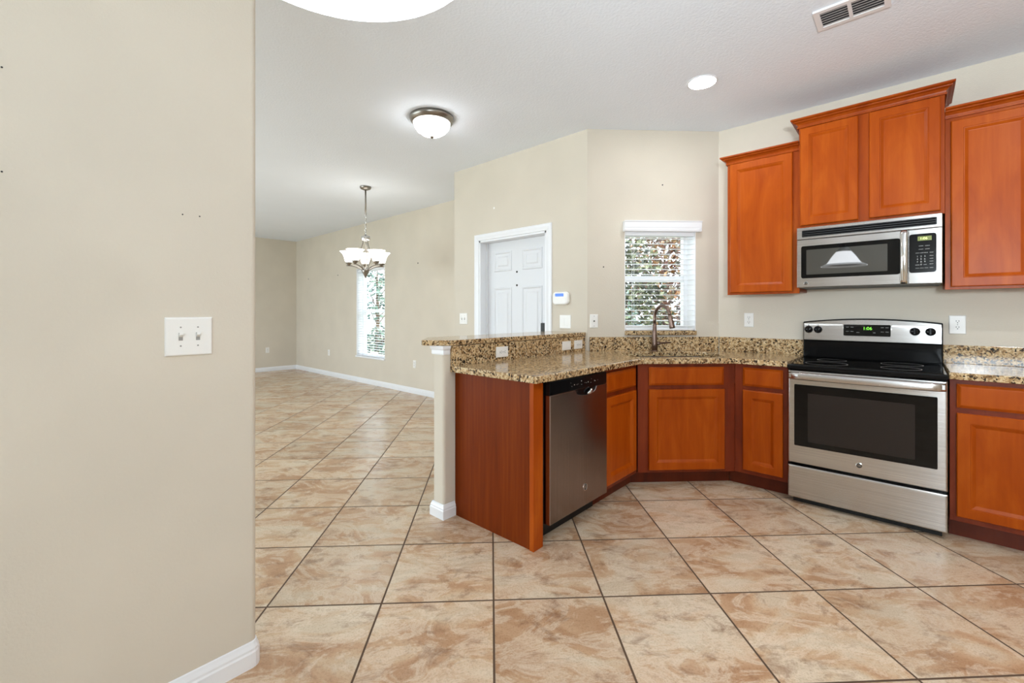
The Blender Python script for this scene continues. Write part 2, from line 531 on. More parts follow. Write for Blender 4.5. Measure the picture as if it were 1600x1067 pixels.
bm = B(); wall_hole(bm, -1.25, XR + 0.2, 0.2, [], TR(0, YR, 0)); wall_range = struct('wall_range', bm, M_WALL)
MW = D45 @ Matrix.Translation((0, YW, 0))
KW = (1.153, 1.781, 1.10, 1.985)                    # kitchen window opening
bm = B(); wall_hole(bm, 0.827, 1.987, 0.24, [KW], MW); wall_window = struct('wall_window', bm, M_WALL)
DH = (-3.42, -2.515, 0.0, 2.02)                     # door opening
bm = B(); wall_hole(bm, -3.83, -2.07, 0.16, [DH], TR(0, YD, 0))
box(bm, -3.83, -3.71, YD + 0.16, YL + 0.2, 0, CZ)
wall_door = struct('wall_door', bm, M_WALL)
LW = (-7.51, -6.56, 0.475, 2.05)                    # tall window of the far room
bm = B(); wall_hole(bm, XB - 0.2, -3.83, 0.2, [LW], TR(0, YL, 0)); wall_long = struct('wall_long', bm, M_WALL)
bm = B(); box(bm, XB - 0.2, XB, YS, YL, 0, CZ); wall_back = struct('wall_back', bm, M_WALL)
NH = [(-8.8, -3.8, 0.3, 2.35), (0.44, 1.86, 1.02, 1.98)]
bm = B(); wall_hole(bm, XB - 0.2, XR + 0.2, 0.2, NH, TR(0, YS - 0.2, 0)); struct('wall_behind', bm, M_WALL)
bm = B(); box(bm, XR, XR + 0.2, YS, YR, 0, CZ); struct('wall_right', bm, M_WALL)

# near left wall with rounded end
def bull(x0, x1, y0, y1, r, n=6):
    out = [(x0, y0), (x1, y0)]
    for i in range(n + 1):
        a = R(90 * i / n); out.append((x1 - r + r * math.cos(a), y1 - r + r * math.sin(a)))
    for i in range(n + 1):
        a = R(90 + 90 * i / n); out.append((x0 + r + r * math.cos(a), y1 - r + r * math.sin(a)))
    return out
bm = B(); prism(bm, bull(XL - 0.125, XL, YS, 0.552, 0.02), 0, CZ)
wall_left = struct('wall_left', bm, M_WALL)

# half wall that carries the bar
HX0, HX1, HY0 = -2.215, -2.110, 1.70
bm = B()
prism(bm, [(HX1, YD), (HX0, YD)] + [(HX0 + 0.018 - 0.018 * math.cos(R(90 * i / 5)), HY0 + 0.018 - 0.018 * math.sin(R(90 * i / 5))) for i in range(6)]
      + [(HX1 - 0.018 + 0.018 * math.sin(R(90 * i / 5)), HY0 + 0.018 - 0.018 * math.cos(R(90 * i / 5))) for i in range(6)], 0, 1.055)
wall_half = struct('wall_half', bm, M_WALL)

# baseboards: profile (out, z) swept along plan paths
BP = [(0, 0), (0.014, 0), (0.014, 0.052), (0.011, 0.058), (0.011, 0.066), (0.006, 0.078), (0.004, 0.086), (0, 0.088)]
def sweep(bm, path, prof, side=1):
    """Sweep (out,z) profile along an open plan polyline with mitred corners; out is to the right of travel * side."""
    P = [Vector((p[0], p[1], 0)) for p in path]
    rings = []
    for i, p in enumerate(P):
        d0 = (P[i] - P[i - 1]).normalized() if i else None
        d1 = (P[i + 1] - P[i]).normalized() if i < len(P) - 1 else None
        if d0 is None: d0 = d1
        if d1 is None: d1 = d0
        n0 = Vector((d0.y, -d0.x, 0)) * side; n1 = Vector((d1.y, -d1.x, 0)) * side
        mdir = (n0 + n1).normalized()
        k = 1.0 / max(0.3, mdir.dot(n0))
        rings.append([p + mdir * (o * k) + Vector((0, 0, z)) for o, z in prof])
    return loops(bm, rings)

r_ = 0.02
arc = [(XL - r_ + r_ * math.cos(R(a)), 0.552 - r_ + r_ * math.sin(R(a))) for a in (0, 22, 45, 68, 90)]
bm = B(); sweep(bm, [(XL, YS + 0.3)] + arc + [(XL - 0.105, 0.552)], BP); struct('baseboard_left', bm, M_TRIM)
bm = B(); sweep(bm, [(XB, YS), (XB, YL)], BP); struct('baseboard_back', bm, M_TRIM)
bm = B(); sweep(bm, [(XB, YL), (-3.83, YL)], BP); struct('baseboard_long', bm, M_TRIM)
bm = B(); sweep(bm, [(HX1, 1.787), (HX1, HY0), (HX0, HY0), (HX0, YD)], BP, -1); struct('baseboard_half', bm, M_TRIM)
bm = B(); sweep(bm, [(-3.83, YL), (-3.83, YD), (-3.51, YD)], BP); struct('baseboard_door', bm, M_TRIM)
# white cap moulding at the top of the half wall end
CP = [(0, 1.0), (0.004, 1.0), (0.006, 1.007), (0.006, 1.027), (0.012, 1.037), (0.016, 1.055), (0, 1.055)]
bm = B(); sweep(bm, [(HX1, 1.745), (HX1, HY0), (HX0, HY0), (HX0, YD)], CP, -1); struct('trim_1', bm, M_TRIM)

# screw holes and wall plugs left in the paint
def hole(parent, M, r=0.006, m=None):
    b_ = B(); lathe(b_, [(r, 0.0), (r, 0.0015), (r * 0.4, 0.002)], seg=10, M=M @ Matrix.Rotation(R(90), 4, 'X'))
    part('nail_hole', b_, m or M_DARK, parent)
for y, z in ((0.334, 1.576), (0.380, 1.577), (-0.047, 1.894), (-0.047, 1.624)): hole(wall_left, TR(XL, y, z, 90), 0.0022)
hole(wall_door, TR(-3.199, YD, 2.339), 0.011, M_PLASTIC)
for x, z in ((0.968, 1.652), (1.486, 2.367)): hole(wall_window, MW @ Matrix.Translation((x, 0, z)), 0.006)
for x, z in ((-9.558, 1.973), (-8.226, 1.979), (-5.624, 2.018)): hole(wall_long, TR(x, YL, z), 0.012)

# ================================================================== DOOR
d1 = thing('door_1', 'white six-panel entry door set back in its casing beyond the granite bar', 'door', (-2.97, YD + 0.12, 0))
d1['kind'] = 'structure'
SL = (DH[0] + 0.02, DH[1] - 0.02, 0.01, DH[3] - 0.02)
bm = B(); box(bm, SL[0], SL[1], YD + 0.105, YD + 0.148, SL[2], SL[3]); slab = part('door_slab', bm, M_DOOR, d1)
yf = YD + 0.105
pp = [(0, yf), (0.004, yf - 0.007), (0.014, yf - 0.009), (0.024, yf - 0.002), (0.05, yf - 0.001), (0.064, yf - 0.007)]
cols = ((-3.298, -3.045), (-2.905, -2.645))
rows = ((1.69, 1.895), (0.86, 1.52), (0.18, 0.72))
bm = B()
for a, b in cols:
    for c, d in rows: nested(bm, a, b, c, d, pp)
part('raised_panels', bm, M_DOOR, slab)
for z in (1.673, 1.536):
    bm = B(); lathe(bm, [(0.010, 0), (0.010, 0.004), (0.006, 0.006), (0.005, 0.003)], seg=14, M=TR(-2.975, yf, z) @ Matrix.Rotation(R(90), 4, 'X'))
    part('peephole', bm, M_DARK, slab)
bm = B(); rplate(bm, -2.652, -2.598, 1.06, 1.158, 0.006, yf, yf - 0.022, ch=0.003); part('keypad_lock', bm, M_BLACKM, d1)
bm = B(); lathe(bm, [(0.03, 0), (0.03, 0.01), (0.012, 0.015), (0.012, 0.04), (0.028, 0.045), (0.028, 0.07), (0.02, 0.075)], seg=20, M=TR(-2.595, yf, 0.95) @ Matrix.Rotation(R(90), 4, 'X'))
part('door_knob', bm, M_NICKEL, d1, smooth=True)
# jamb and casing
bm = B()
for a, b in ((DH[0], DH[0] + 0.018), (DH[1] - 0.018, DH[1])): box(bm, a, b, YD - 0.002, YD + 0.155, 0, DH[3])
box(bm, DH[0], DH[1], YD - 0.002, YD + 0.155, DH[3] - 0.018, DH[3])
for a, b in ((DH[0] + 0.018, DH[0] + 0.03), (DH[1] - 0.03, DH[1] - 0.018)): box(bm, a, b, YD + 0.085, YD + 0.104, 0, DH[3] - 0.018)
part('door_jamb', bm, M_TRIM, d1)
CW = [(0, 0), (0, 0.012), (0.008, 0.018), (0.03, 0.018), (0.045, 0.013), (0.062, 0.009), (0.066, 0)]
def casing(bm, x0, x1, z1, y, w=0.066):
    # mitred three-sided casing; profile from outer edge (0) to inner edge (w)
    rings = []
    for pt in ((x0 - w, 0), (x0 - w, z1 + w), (x1 + w, z1 + w), (x1 + w, 0)):
        ring = []
        for i, h in CW:
            x = pt[0] + i if pt[0] < x0 else pt[0] - i
            z = pt[1] - i if pt[1] > 0 else 0
            ring.append(Vector((x, y - h, z)))
        rings.append(ring)
    loops(bm, rings)
bm = B(); casing(bm, DH[0], DH[1], DH[3], YD)
struct('trim_2', bm, M_TRIM)

# ================================================================== WINDOWS
def window(name, M, hole_, depth, label, sash=True):
    x0, x1, z0, z1 = hole_
    w = thing(name, label, 'window', (M @ Vector(((x0 + x1) / 2, depth, z0)))[:])
    w['kind'] = 'structure'
    f = 0.038
    bm = B()
    box(bm, x0, x0 + f, depth - 0.02, depth + 0.05, z0, z1, M); box(bm, x1 - f, x1, depth - 0.02, depth + 0.05, z0, z1, M)
    box(bm, x0 + f, x1 - f, depth - 0.02, depth + 0.05, z0, z0 + f, M); box(bm, x0 + f, x1 - f, depth - 0.02, depth + 0.05, z1 - f, z1, M)
    part('window_frame', bm, M_WHITEPAINT, w)
    zm = (z0 + z1) / 2 + 0.02
    bm = B(); box(bm, x0 + f, x1 - f, depth - 0.012, depth + 0.045, zm - 0.026, zm + 0.026, M); part('meeting_rail', bm, M_WHITEPAINT, w, bevel=0.003)
    for a, b, y in ((z0 + f, zm - 0.026, depth + 0.008), (zm + 0.026, z1 - f, depth + 0.03)):
        bm = B(); box(bm, x0 + f, x1 - f, y, y + 0.004, a, b, M); part('glass_pane', bm, M_PANE, w)
    # painted reveal lining
    bm = B()
    box(bm, x0, x0 + 0.006, 0.001, depth - 0.02, z0, z1, M); box(bm, x1 - 0.006, x1, 0.001, depth - 0.02, z0, z1, M)
    box(bm, x0 + 0.006, x1 - 0.006, 0.001, depth - 0.02, z1 - 0.006, z1, M)
    part('reveal_lining', bm, M_WHITEPAINT, w)
    return w

w1 = window('window_1', MW, KW, 0.175, 'white framed kitchen window over the sink')
bm = B(); box(bm, KW[0] + 0.001, KW[1] - 0.001, -0.03, 0.155, KW[2] - 0.036, KW[2] + 0.002, MW)
part('granite_sill', bm, M_GRANITE, w1, bevel=0.006)
ML = TR(0, YL, 0)
w2 = window('window_2', ML, LW, 0.14, 'tall narrow white window in the far room')
bm = B(); box(bm, LW[0] - 0.01, LW[1] + 0.01, -0.02, 0.12, LW[2] - 0.025, LW[2] + 0.003, ML); part('window_sill', bm, M_TRIM, w2, bevel=0.004)
# unseen glazing behind the camera, added and placed to bring in daylight
for k, h in enumerate(NH):
    wn_ = window('window_%d' % (k + 3), TR(0, YS, 0) @ Matrix.Rotation(R(180), 4, 'Z'), (-h[1], -h[0], h[2], h[3]), 0.12, 'wide white framed glazing added behind the viewpoint for daylight')

def blind(M, x0, x1, zb, zt, y, pitch, label, valance, tilt=0.0, ladders=(0.12, 0.88), depth=0.05):
    t = thing('window_blind', label, 'blind', (M @ Vector(((x0 + x1) / 2, y, zb)))[:])
    bm = B()
    z = zb + pitch * 0.9
    while z < zt - 0.01:
        dz = math.sin(tilt) * depth / 2; dy = math.cos(tilt) * depth / 2
        a = [(x0, y - dy, z - dz), (x1, y - dy, z - dz), (x1, y, z + 0.0025), (x0, y, z + 0.0025), (x0, y + dy, z + dz), (x1, y + dy, z + dz)]
        th = Vector((0, 0, -0.0028))
        top = [M @ Vector(p) for p in a]; bot = [M @ (Vector(p) + th) for p in a]
        vt = [bm.verts.new(p) for p in top]; vb = [bm.verts.new(p) for p in bot]
        for f in ((0, 1, 2, 3), (3, 2, 5, 4)):
            bm.faces.new([vt[i] for i in f]); bm.faces.new([vb[i] for i in f][::-1])
        for i, j in ((0, 1), (1, 2), (2, 5), (5, 4), (4, 3), (3, 0)):
            bm.faces.new((vt[j], vt[i], vb[i], vb[j]))
        z += pitch
    part('slats', bm, M_SLAT, t)
    bm = B(); box(bm, x0, x1, y - depth / 2, y + depth / 2, zb, zb + 0.018, M); part('bottom_rail', bm, M_SLAT, t, bevel=0.003)
    bm = B(); box(bm, x0, x1, y - 0.026, y + 0.026, zt, zt + 0.045, M); part('head_rail', bm, M_SLAT, t)
    for k in ladders:
        bm = B(); xx = x0 + (x1 - x0) * k
        for dy in (-depth / 2 - 0.001, depth / 2 + 0.001): box(bm, xx - 0.0012, xx + 0.0012, y + dy - 0.0008, y + dy + 0.0008, zb, zt, M)
        part('ladder_cord', bm, M_SLAT, t)
    if valance:
        vx0, vx1, vz0, vz1 = valance
        prof = [(0.0, vz0), (-0.046, vz0), (-0.050, vz0 + 0.012), (-0.050, vz0 + 0.02), (-0.046, vz0 + 0.024), (-0.050, vz0 + 0.034), (-0.056, vz1 - 0.012), (-0.062, vz1 - 0.006), (-0.062, vz1), (0.0, vz1)]
        bm = B()
        extr(bm, prof, vx0, vx1, lambda a, p: M @ Vector((a, p[0] - 0.001, p[1])))
        part('valance', bm, M_SLAT, t)
    return t

blind(MW, KW[0] + 0.01, KW[1] - 0.01, KW[2] + 0.004, 1.925, 0.03, 0.0447, 'white slatted blind with valance over the kitchen sink window', (1.138, 1.812, 1.957, 2.045), tilt=0.03)
blind(ML, LW[0] + 0.012, LW[1] - 0.012, LW[2] + 0.006, 1.99, 0.05, 0.044, 'long white slatted blind in the tall window behind the chandelier', None, tilt=0.06, ladders=(0.1, 0.5, 0.9))

# ================================================================== CABINETS
FT = 0.020         # door thickness
def cab_door(bm, x0, x1, z0, z1, yf, M=I4):
    nested(bm, x0, x1, z0, z1, [(0, yf + 0.005), (0.005, yf), (0.052, yf), (0.054, yf + 0.003), (0.058, yf + 0.0035), (0.073, yf + 0.0135), (0.075, yf + 0.014)], M, back=yf + FT)
    return bm
def drawer_front(bm, x0, x1, z0, z1, yf, M=I4):
    nested(bm, x0, x1, z0, z1, [(0, yf + 0.010), (0.004, yf + 0.008), (0.014, yf + 0.001), (0.018, yf)], M, back=yf + FT)
    return bm
DR = (0.735, 0.866); DO = (0.135, 0.706); ZF = 0.105; CT = 0.89

def base_cab(label, M, x0, x1, yfr, depth, doors, drawers, tx=None, toe=True, name='base_cabinet'):
    t0, t1 = tx or (x0, x1)
    """M local frame, face frame front at y=yfr. doors/drawers = lists of (x0,x1)."""
    c = thing(name, label, 'cabinet', (M @ Vector(((x0 + x1) / 2, yfr, 0)))[:])
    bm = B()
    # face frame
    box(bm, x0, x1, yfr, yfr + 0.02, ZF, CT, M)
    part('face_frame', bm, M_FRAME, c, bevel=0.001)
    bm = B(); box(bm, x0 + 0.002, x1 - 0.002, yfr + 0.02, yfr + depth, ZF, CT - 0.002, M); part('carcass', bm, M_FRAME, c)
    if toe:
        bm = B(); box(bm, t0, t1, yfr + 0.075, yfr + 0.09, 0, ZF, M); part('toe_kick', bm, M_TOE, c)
    for a, b in doors:
        bm = B(); cab_door(bm, a, b, DO[0], DO[1], yfr - FT, M); part('door', bm, M_WOOD, c)
    for a, b in drawers:
        bm = B(); drawer_front(bm, a, b, DR[0], DR[1], yfr - FT, M); part('drawer', bm, M_WOOD, c)
    return c

# peninsula (faces +x): local frame rotated 90, local x = world y, local y = -world x
MP = Matrix.Rotation(R(90), 4, 'Z')
XP = -1.47         # face frame plane of the peninsula
base_cab('narrow cherry base cabinet between the dishwasher and the sink corner', MP, 2.475, 2.944, -XP, 0.55, [(2.497, 2.914)], [(2.497, 2.914)], (2.475, 3.0))
# diagonal sink cabinet
YF = 3.12
# trapezoid carcass so it sits between its neighbours
sc_ = thing('sink_cabinet', 'wide cherry sink base cabinet set diagonally under the window', 'cabinet', (D45 @ Vector((1.41, YF, 0)))[:])
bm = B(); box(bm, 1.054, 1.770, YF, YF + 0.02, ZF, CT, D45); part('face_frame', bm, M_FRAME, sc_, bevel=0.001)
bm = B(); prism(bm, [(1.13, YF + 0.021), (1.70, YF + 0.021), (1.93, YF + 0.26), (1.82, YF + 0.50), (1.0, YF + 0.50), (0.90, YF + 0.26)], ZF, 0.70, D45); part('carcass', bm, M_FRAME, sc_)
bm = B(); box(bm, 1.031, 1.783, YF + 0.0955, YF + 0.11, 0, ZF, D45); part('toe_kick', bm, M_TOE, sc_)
bm = B(); cab_door(bm, 1.130, 1.688, DO[0] - 0.01, DO[1], YF - FT, D45); part('door', bm, M_WOOD, sc_)
bm = B(); drawer_front(bm, 1.133, 1.683, DR[0], DR[1], YF - FT, D45); part('false_drawer', bm, M_WOOD, sc_)
YC = 3.46
base_cab('slim cherry base cabinet between the sink corner and the range', I4, -0.9545, -0.622, YC, 0.55, [(-0.899, -0.649)], [(-0.899, -0.649)], (-1.010, -0.622))
base_cab('cherry base cabinet right of the range under the granite counter', I4, 0.155, 0.92, YC, 0.58, [(0.182, 0.53), (0.56, 0.895)], [(0.182, 0.53), (0.56, 0.895)])
# peninsula end panel with front stile
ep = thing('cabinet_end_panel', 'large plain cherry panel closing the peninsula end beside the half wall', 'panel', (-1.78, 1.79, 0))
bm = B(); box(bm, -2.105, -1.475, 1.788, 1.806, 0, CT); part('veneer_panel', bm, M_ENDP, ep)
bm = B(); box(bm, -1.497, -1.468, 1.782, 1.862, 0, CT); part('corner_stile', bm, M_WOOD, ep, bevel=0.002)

# wall cabinets
def crown(bm, x0, x1, yfront, yback, z0, z1, lret=True, rret=True):
    h = z1 - z0
    out = [(0.0, z0), (0.010, z0), (0.011, z0 + 0.16 * h), (0.005, z0 + 0.20 * h), (0.008, z0 + 0.34 * h), (0.018, z0 + 0.52 * h), (0.032, z0 + 0.62 * h), (0.034, z0 + 0.70 * h), (0.030, z0 + 0.72 * h), (0.042, z0 + 0.80 * h), (0.046, z0 + 0.84 * h), (0.046, z1), (0.0, z1)]
    path = []
    if lret: path.append((x0, yback))
    path += [(x0, yfront), (x1, yfront)]
    if rret: path.append((x1, yback))
    sweep(bm, path, out, 1)
def wall_cab(label, x0, x1, z0, z1, yfr, doors, dz, crz, lret, rret):
    c = thing('wall_cabinet', label, 'cabinet', ((x0 + x1) / 2, yfr, z0))
    bm = B(); box(bm, x0, x1, yfr, yfr + 0.02, z0, z1); part('face_frame', bm, M_FRAME if False else M_WOODF, c, bevel=0.001)
    bm = B(); box(bm, x0 + 0.001, x1 - 0.001, yfr + 0.02, YR - 0.002, z0 + 0.012, crz); part('carcass', bm, M_WOODF, c)
    for a, b in doors:
        bm = B(); cab_door(bm, a, b, dz[0], dz[1], yfr - FT); part('door', bm, M_WOOD, c)
    bm = B(); crown(bm, x0, x1, yfr, YR - 0.003, z1 - 0.004, crz, lret, rret); part('crown_moulding', bm, M_WOODF, c)
    return c
M_WOODF = wood('cherry_upper_frame_wood', srgb(138, 54, 8), srgb(152, 64, 10), srgb(164, 76, 18), spec=0.16)
wall_cab('shorter cherry wall cabinet left of the microwave nearest the window', -1.088, -0.602, 1.398, 2.434, 3.75, [(-1.067, -0.643)], (1.414, 2.426), 2.49, True, False)
wall_cab('two-door cherry wall cabinet raised above the microwave', -0.600, 0.146, 1.858, 2.578, 3.72, [(-0.591, -0.264), (-0.208, 0.128)], (1.876, 2.568), 2.637, True, True)
wall_cab('cherry wall cabinet right of the microwave cut by the picture edge', 0.148, 0.92, 1.398, 2.434, 3.75, [(0.173, 0.525), (0.545, 0.90)], (1.414, 2.41), 2.49, False, True)

# ================================================================== COUNTERTOPS
CZ0, CZ1 = 0.892, 0.93
def d45(X, Y): return (Q * (X - Y), Q * (X + Y))
def slab_with_hole(outer, inner, z0, z1):
    bm = B()
    edges = []
    for pts in ([outer] + ([inner] if inner else [])):
        vs = [bm.verts.new((x, y, z1)) for x, y in pts]
        for i in range(len(vs)): edges.append(bm.edges.new((vs[i], vs[(i + 1) % len(vs)])))
    bmesh.ops.triangle_fill(bm, use_beauty=True, use_dissolve=False, edges=edges)
    g = bmesh.ops.extrude_face_region(bm, geom=bm.faces[:])
    bmesh.ops.translate(bm, verts=[v for v in g['geom'] if isinstance(v, bmesh.types.BMVert)], vec=(0, 0, z0 - z1))
    return bm
YE = 3.075          # front edge of the diagonal run
XE = -1.42          # front edge of the peninsula run
YEF = 3.412         # front edge of the range run
pe1 = (XE, XE + YE / Q)                     # where peninsula edge meets the diagonal (N - T = Y/q)
pe2 = (YEF - YE / Q, YEF)
XSP, YSP = -2.089, 4.039                    # splash faces
outer = [(-2.109, 1.748), (XE - 0.012, 1.748), (XE, 1.76), pe1, pe2, (-0.617, YEF), (-0.617, YR - 0.001), (-1.253, YR - 0.001), (-2.0715, YD - 0.002), (-2.109, YD - 0.002)]
inner = [d45(x, y) for x, y in rrect(1.05, 1.79, 3.19, 3.615, 0.13, 6)]
ct = thing('countertop', 'speckled tan granite countertop over the peninsula and the corner sink', 'countertop', (-1.7, 2.6, CZ0))
bm = slab_with_hole(outer, inner, CZ0, CZ1); part('slab', bm, M_GRANITE, ct, bevel=0.005)
SPZ = 1.048
bm = B(); box(bm, -2.109, XSP, 1.752, YD - 0.001, CZ1, 1.053); part('backsplash', bm, M_GRANITE, ct, bevel=0.001)
bm = B(); box(bm, 0.845, 1.975, YW - 0.021, YW - 0.001, CZ1, SPZ, D45); part('backsplash', bm, M_GRANITE, ct, bevel=0.002)
bm = B(); box(bm, -1.24, -0.615, YSP, YR - 0.001, CZ1, SPZ); part('backsplash', bm, M_GRANITE, ct, bevel=0.002)
ct2 = thing('countertop', 'short speckled granite countertop right of the range', 'countertop', (0.53, 3.73, CZ0))
bm = B(); box(bm, 0.151, 0.94, YEF, YR - 0.001, CZ0, CZ1); part('slab', bm, M_GRANITE, ct2, bevel=0.005)
bm = B(); box(bm, 0.151, 0.94, YSP, YR - 0.001, CZ1, SPZ); part('backsplash', bm, M_GRANITE, ct2, bevel=0.002)
# raised bar
bm = B(); prism(bm, [(-2.083, YD - 0.001), (-2.46, YD - 0.001), (-2.46, 1.84), (-2.40, 1.78), (-2.240, 1.632), (-2.225, 1.628), (-2.095, 1.722), (-2.083, 1.745)], 1.0555, 1.0885)
solid('bar_top', bm, M_GRANITE, 'raised granite bar ledge on top of the half wall', 'counter', bevel=0.006)

# ---- sink and faucet
sk = thing('kitchen_sink', 'stainless undermount sink sunk in the corner granite counter', 'sink', (D45 @ Vector((1.42, 3.4, 0.70)))[:])
bm = B()
rings = []
for ins, z in ((-0.02, CZ0 - 0.001), (0.004, CZ0 - 0.001), (0.012, CZ0 - 0.03), (0.03, 0.75), (0.07, 0.72), (0.16, 0.714)):
    rr_ = max(0.02, 0.13 - max(ins, 0) * 0.5)
    rings.append([D45 @ Vector((x, y, z)) for x, y in rrect(1.05 + ins, 1.79 - ins, 3.19 + ins, 3.615 - ins, rr_, 6)])
loops(bm, rings, closed_ends=False)
bm.faces.new([v for v in bm.verts[-28:]])
part('basin', bm, M_SINK, sk, smooth=True)
bm = B(); lathe(bm, [(0.04, 0.7145), (0.04, 0.718), (0.03, 0.719), (0.028, 0.716)], c=(1.42, 3.41, 0), seg=24, M=D45); part('drain', bm, M_CHROME, sk)

fc = thing('kitchen_faucet', 'bronze gooseneck pull-down faucet standing behind the sink', 'faucet', (D45 @ Vector((1.38, 3.672, CZ1)))[:])
fx, fy = 1.385, 3.672
bm = B(); lathe(bm, [(0.030, CZ1), (0.030, CZ1 + 0.006), (0.026, CZ1 + 0.01)], c=(fx, fy, 0), seg=24, M=D45); part('base_flange', bm, M_BRONZE, fc, smooth=True)
bm = B(); lathe(bm, [(0.024, CZ1 + 0.006), (0.0235, CZ1 + 0.06), (0.019, CZ1 + 0.15), (0.0145, CZ1 + 0.24)], c=(fx, fy, 0), seg=24, M=D45); part('body', bm, M_BRONZE, fc, smooth=True)
hd = Vector((0.055, -0.19, 0)); 
pts = [Vector((fx, fy, CZ1 + 0.235)), Vector((fx, fy, 1.20))]
n = 14
for i in range(n + 1):
    a = math.pi * i / n * 0.93
    k = (1 - math.cos(a)) / 2
    pts.append(Vector((fx, fy, 1.215)) + hd * k + Vector((0, 0, 0.098 * math.sin(a))))
end = pts[-1]
bm = B(); tube(bm, [D45 @ p for p in pts], 0.0135, 12); part('gooseneck', bm, M_BRONZE, fc, smooth=True)
bm = B(); dn = Vector((0.016, -0.012, -0.105))
tube(bm, [D45 @ (end + dn * k) for k in (-0.02, 0.15, 0.5, 0.9, 1.0)], [0.0135, 0.016, 0.019, 0.0225, 0.021], 16); part('spray_head', bm, M_BRONZE, fc, smooth=True)
bm = B(); tube(bm, [D45 @ Vector(p) for p in ((fx + 0.015, fy, 0.995), (fx + 0.045, fy - 0.005, 0.998), (fx + 0.05, fy - 0.006, 0.999), (fx + 0.13, fy - 0.03, 1.006))], [0.014, 0.014, 0.008, 0.006], 12); part('handle', bm, M_BRONZE, fc, smooth=True)

# ================================================================== DISHWASHER
dw = thing('dishwasher', 'stainless dishwasher with black control strip under the peninsula counter', 'dishwasher', (-1.72, 2.17, 0))
DX = -1.43
y0, y1 = 1.874, 2.466
bm = B(); box(bm, -2.04, DX - 0.045, 1.868, 2.472, 0.10, 0.886); part('tub', bm, M_BLACKM, dw)
bm = B(); box(bm, -2.0, DX - 0.11, 1.868, 2.472, 0.0, 0.10); part('toe_kick', bm, M_BLACKM, dw)
# door with a scooped pocket at its top
MD = MP            # local x = world y, local y = -world x
yfd = -DX
bm = B()
pocket = (2.115, 2.345)
n = 16
topz = []
xs = [y0] + [pocket[0] + (pocket[1] - pocket[0]) * i / n for i in range(n + 1)] + [y1]
prof_top = []
for x in xs:
    if pocket[0] <= x <= pocket[1]:
        u = (x - pocket[0]) / (pocket[1] - pocket[0]) * 2 - 1
        prof_top.append((x, 0.812 - 0.040 * math.sqrt(max(0, 1 - u * u)) ** 0.9))
    else: prof_top.append((x, 0.812))
pl_ = [(y0, 0.118), (y1, 0.118)] + prof_top[::-1]
rings = [[MD @ Vector((x, y, z)) for x, z in pl_] for y in (yfd + 0.044, yfd + 0.004)]
cxm, czm = (y0 + y1) / 2, 0.46
rings.append([MD @ Vector((x + (0.004 if x <= y0 else -0.004 if x >= y1 else 0), yfd, z + (0.004 if z < 0.2 else -0.003))) for x, z in pl_])
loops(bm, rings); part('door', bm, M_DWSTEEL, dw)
bm = B(); box(bm, y0, y1, yfd + 0.002, yfd + 0.044, 0.813, 0.886, MD); cp = part('control_panel', bm, M_BLACK, dw, bevel=0.003)
bm = B()   # pocket handle, chrome lip at its far end
rings = []
for k in range(n + 1):
    u = k / n * 2 - 1
    x = pocket[0] + (pocket[1] - pocket[0]) * k / n
    zb = 0.810 - 0.040 * math.sqrt(max(0, 1 - u * u)) ** 0.9
    rings.append([MD @ Vector(p) for p in ((x, yfd + 0.03, 0.813), (x, yfd + 0.03, zb), (x, yfd + 0.012, zb + 0.001), (x, yfd + 0.008, 0.813))])
loops(bm, rings); part('pocket_handle', bm, M_BLACK, dw)
bm = B()
tube(bm, [MD @ Vector((2.238 + 0.05 * k / 5 + 0.0, yfd + 0.002 - 0.006 * math.sin(math.pi * k / 5), 0.779 + 0.024 * (k / 5) ** 1.6)) for k in range(6)], [0.004, 0.009, 0.011, 0.011, 0.010, 0.006], 10)
part('handle_lip', bm, M_CHROME, dw, smooth=True)
its = []
for i in range(9): its.append(('o' if i % 2 else '-', 0.014, 2.07 + i * 0.036, 0.856 - (0.010 if i % 3 else -0.004)))
for i in range(6): its.append(('-', 0.018, 2.08 + i * 0.05, 0.840 + (i % 2) * 0.004))
texts('button_legend', its, MD @ Matrix.Translation((0, yfd + 0.0015, 0)), M_LEGEND, cp)
def badge(parent, M, r):
    bm = B(); lathe(bm, [(r, 0), (r, 0.002), (r * 0.82, 0.0028), (r * 0.80, 0.0016)], seg=28, M=M @ Matrix.Rotation(R(90), 4, 'X')); b_ = part('round_badge', bm, M_CHROME, parent)
    bm = B(); lathe(bm, [(r * 0.8, 0.0012), (r * 0.8, 0.0018)], seg=28, M=M @ Matrix.Rotation(R(90), 4, 'X')); part('badge_field', bm, M_DARK, b_)
    text('badge_letters', 'GE', r * 0.95, M @ Matrix.Translation((0, -0.0022, 0)), M_CHROME, b_)
badge(dw, MD @ Matrix.Translation((2.215, yfd, 0.228)), 0.021)

# ================================================================== RANGE
rg = thing('electric_range', 'stainless freestanding range with black glass cooktop', 'range', (-0.233, 3.72, 0))
X0, X1 = -0.611, 0.145
YFR = 3.40
bm = B(); box(bm, X0 + 0.004, X1 - 0.004, YFR + 0.045, 4.02, 0.03, 0.905); part('body', bm, M_BLACK, rg)
bm = B(); box(bm, X0 + 0.02, X1 - 0.02, YFR + 0.06, 3.98, 0.0, 0.03); part('base', bm, M_BLACKM, rg)
# storage drawer
bm = B(); nested(bm, X0, X1, 0.042, 0.252, [(0, YFR + 0.006), (0.005, YFR + 0.001), (0.01, YFR)], back=YFR + 0.04); part('storage_drawer', bm, M_STEEL, rg)
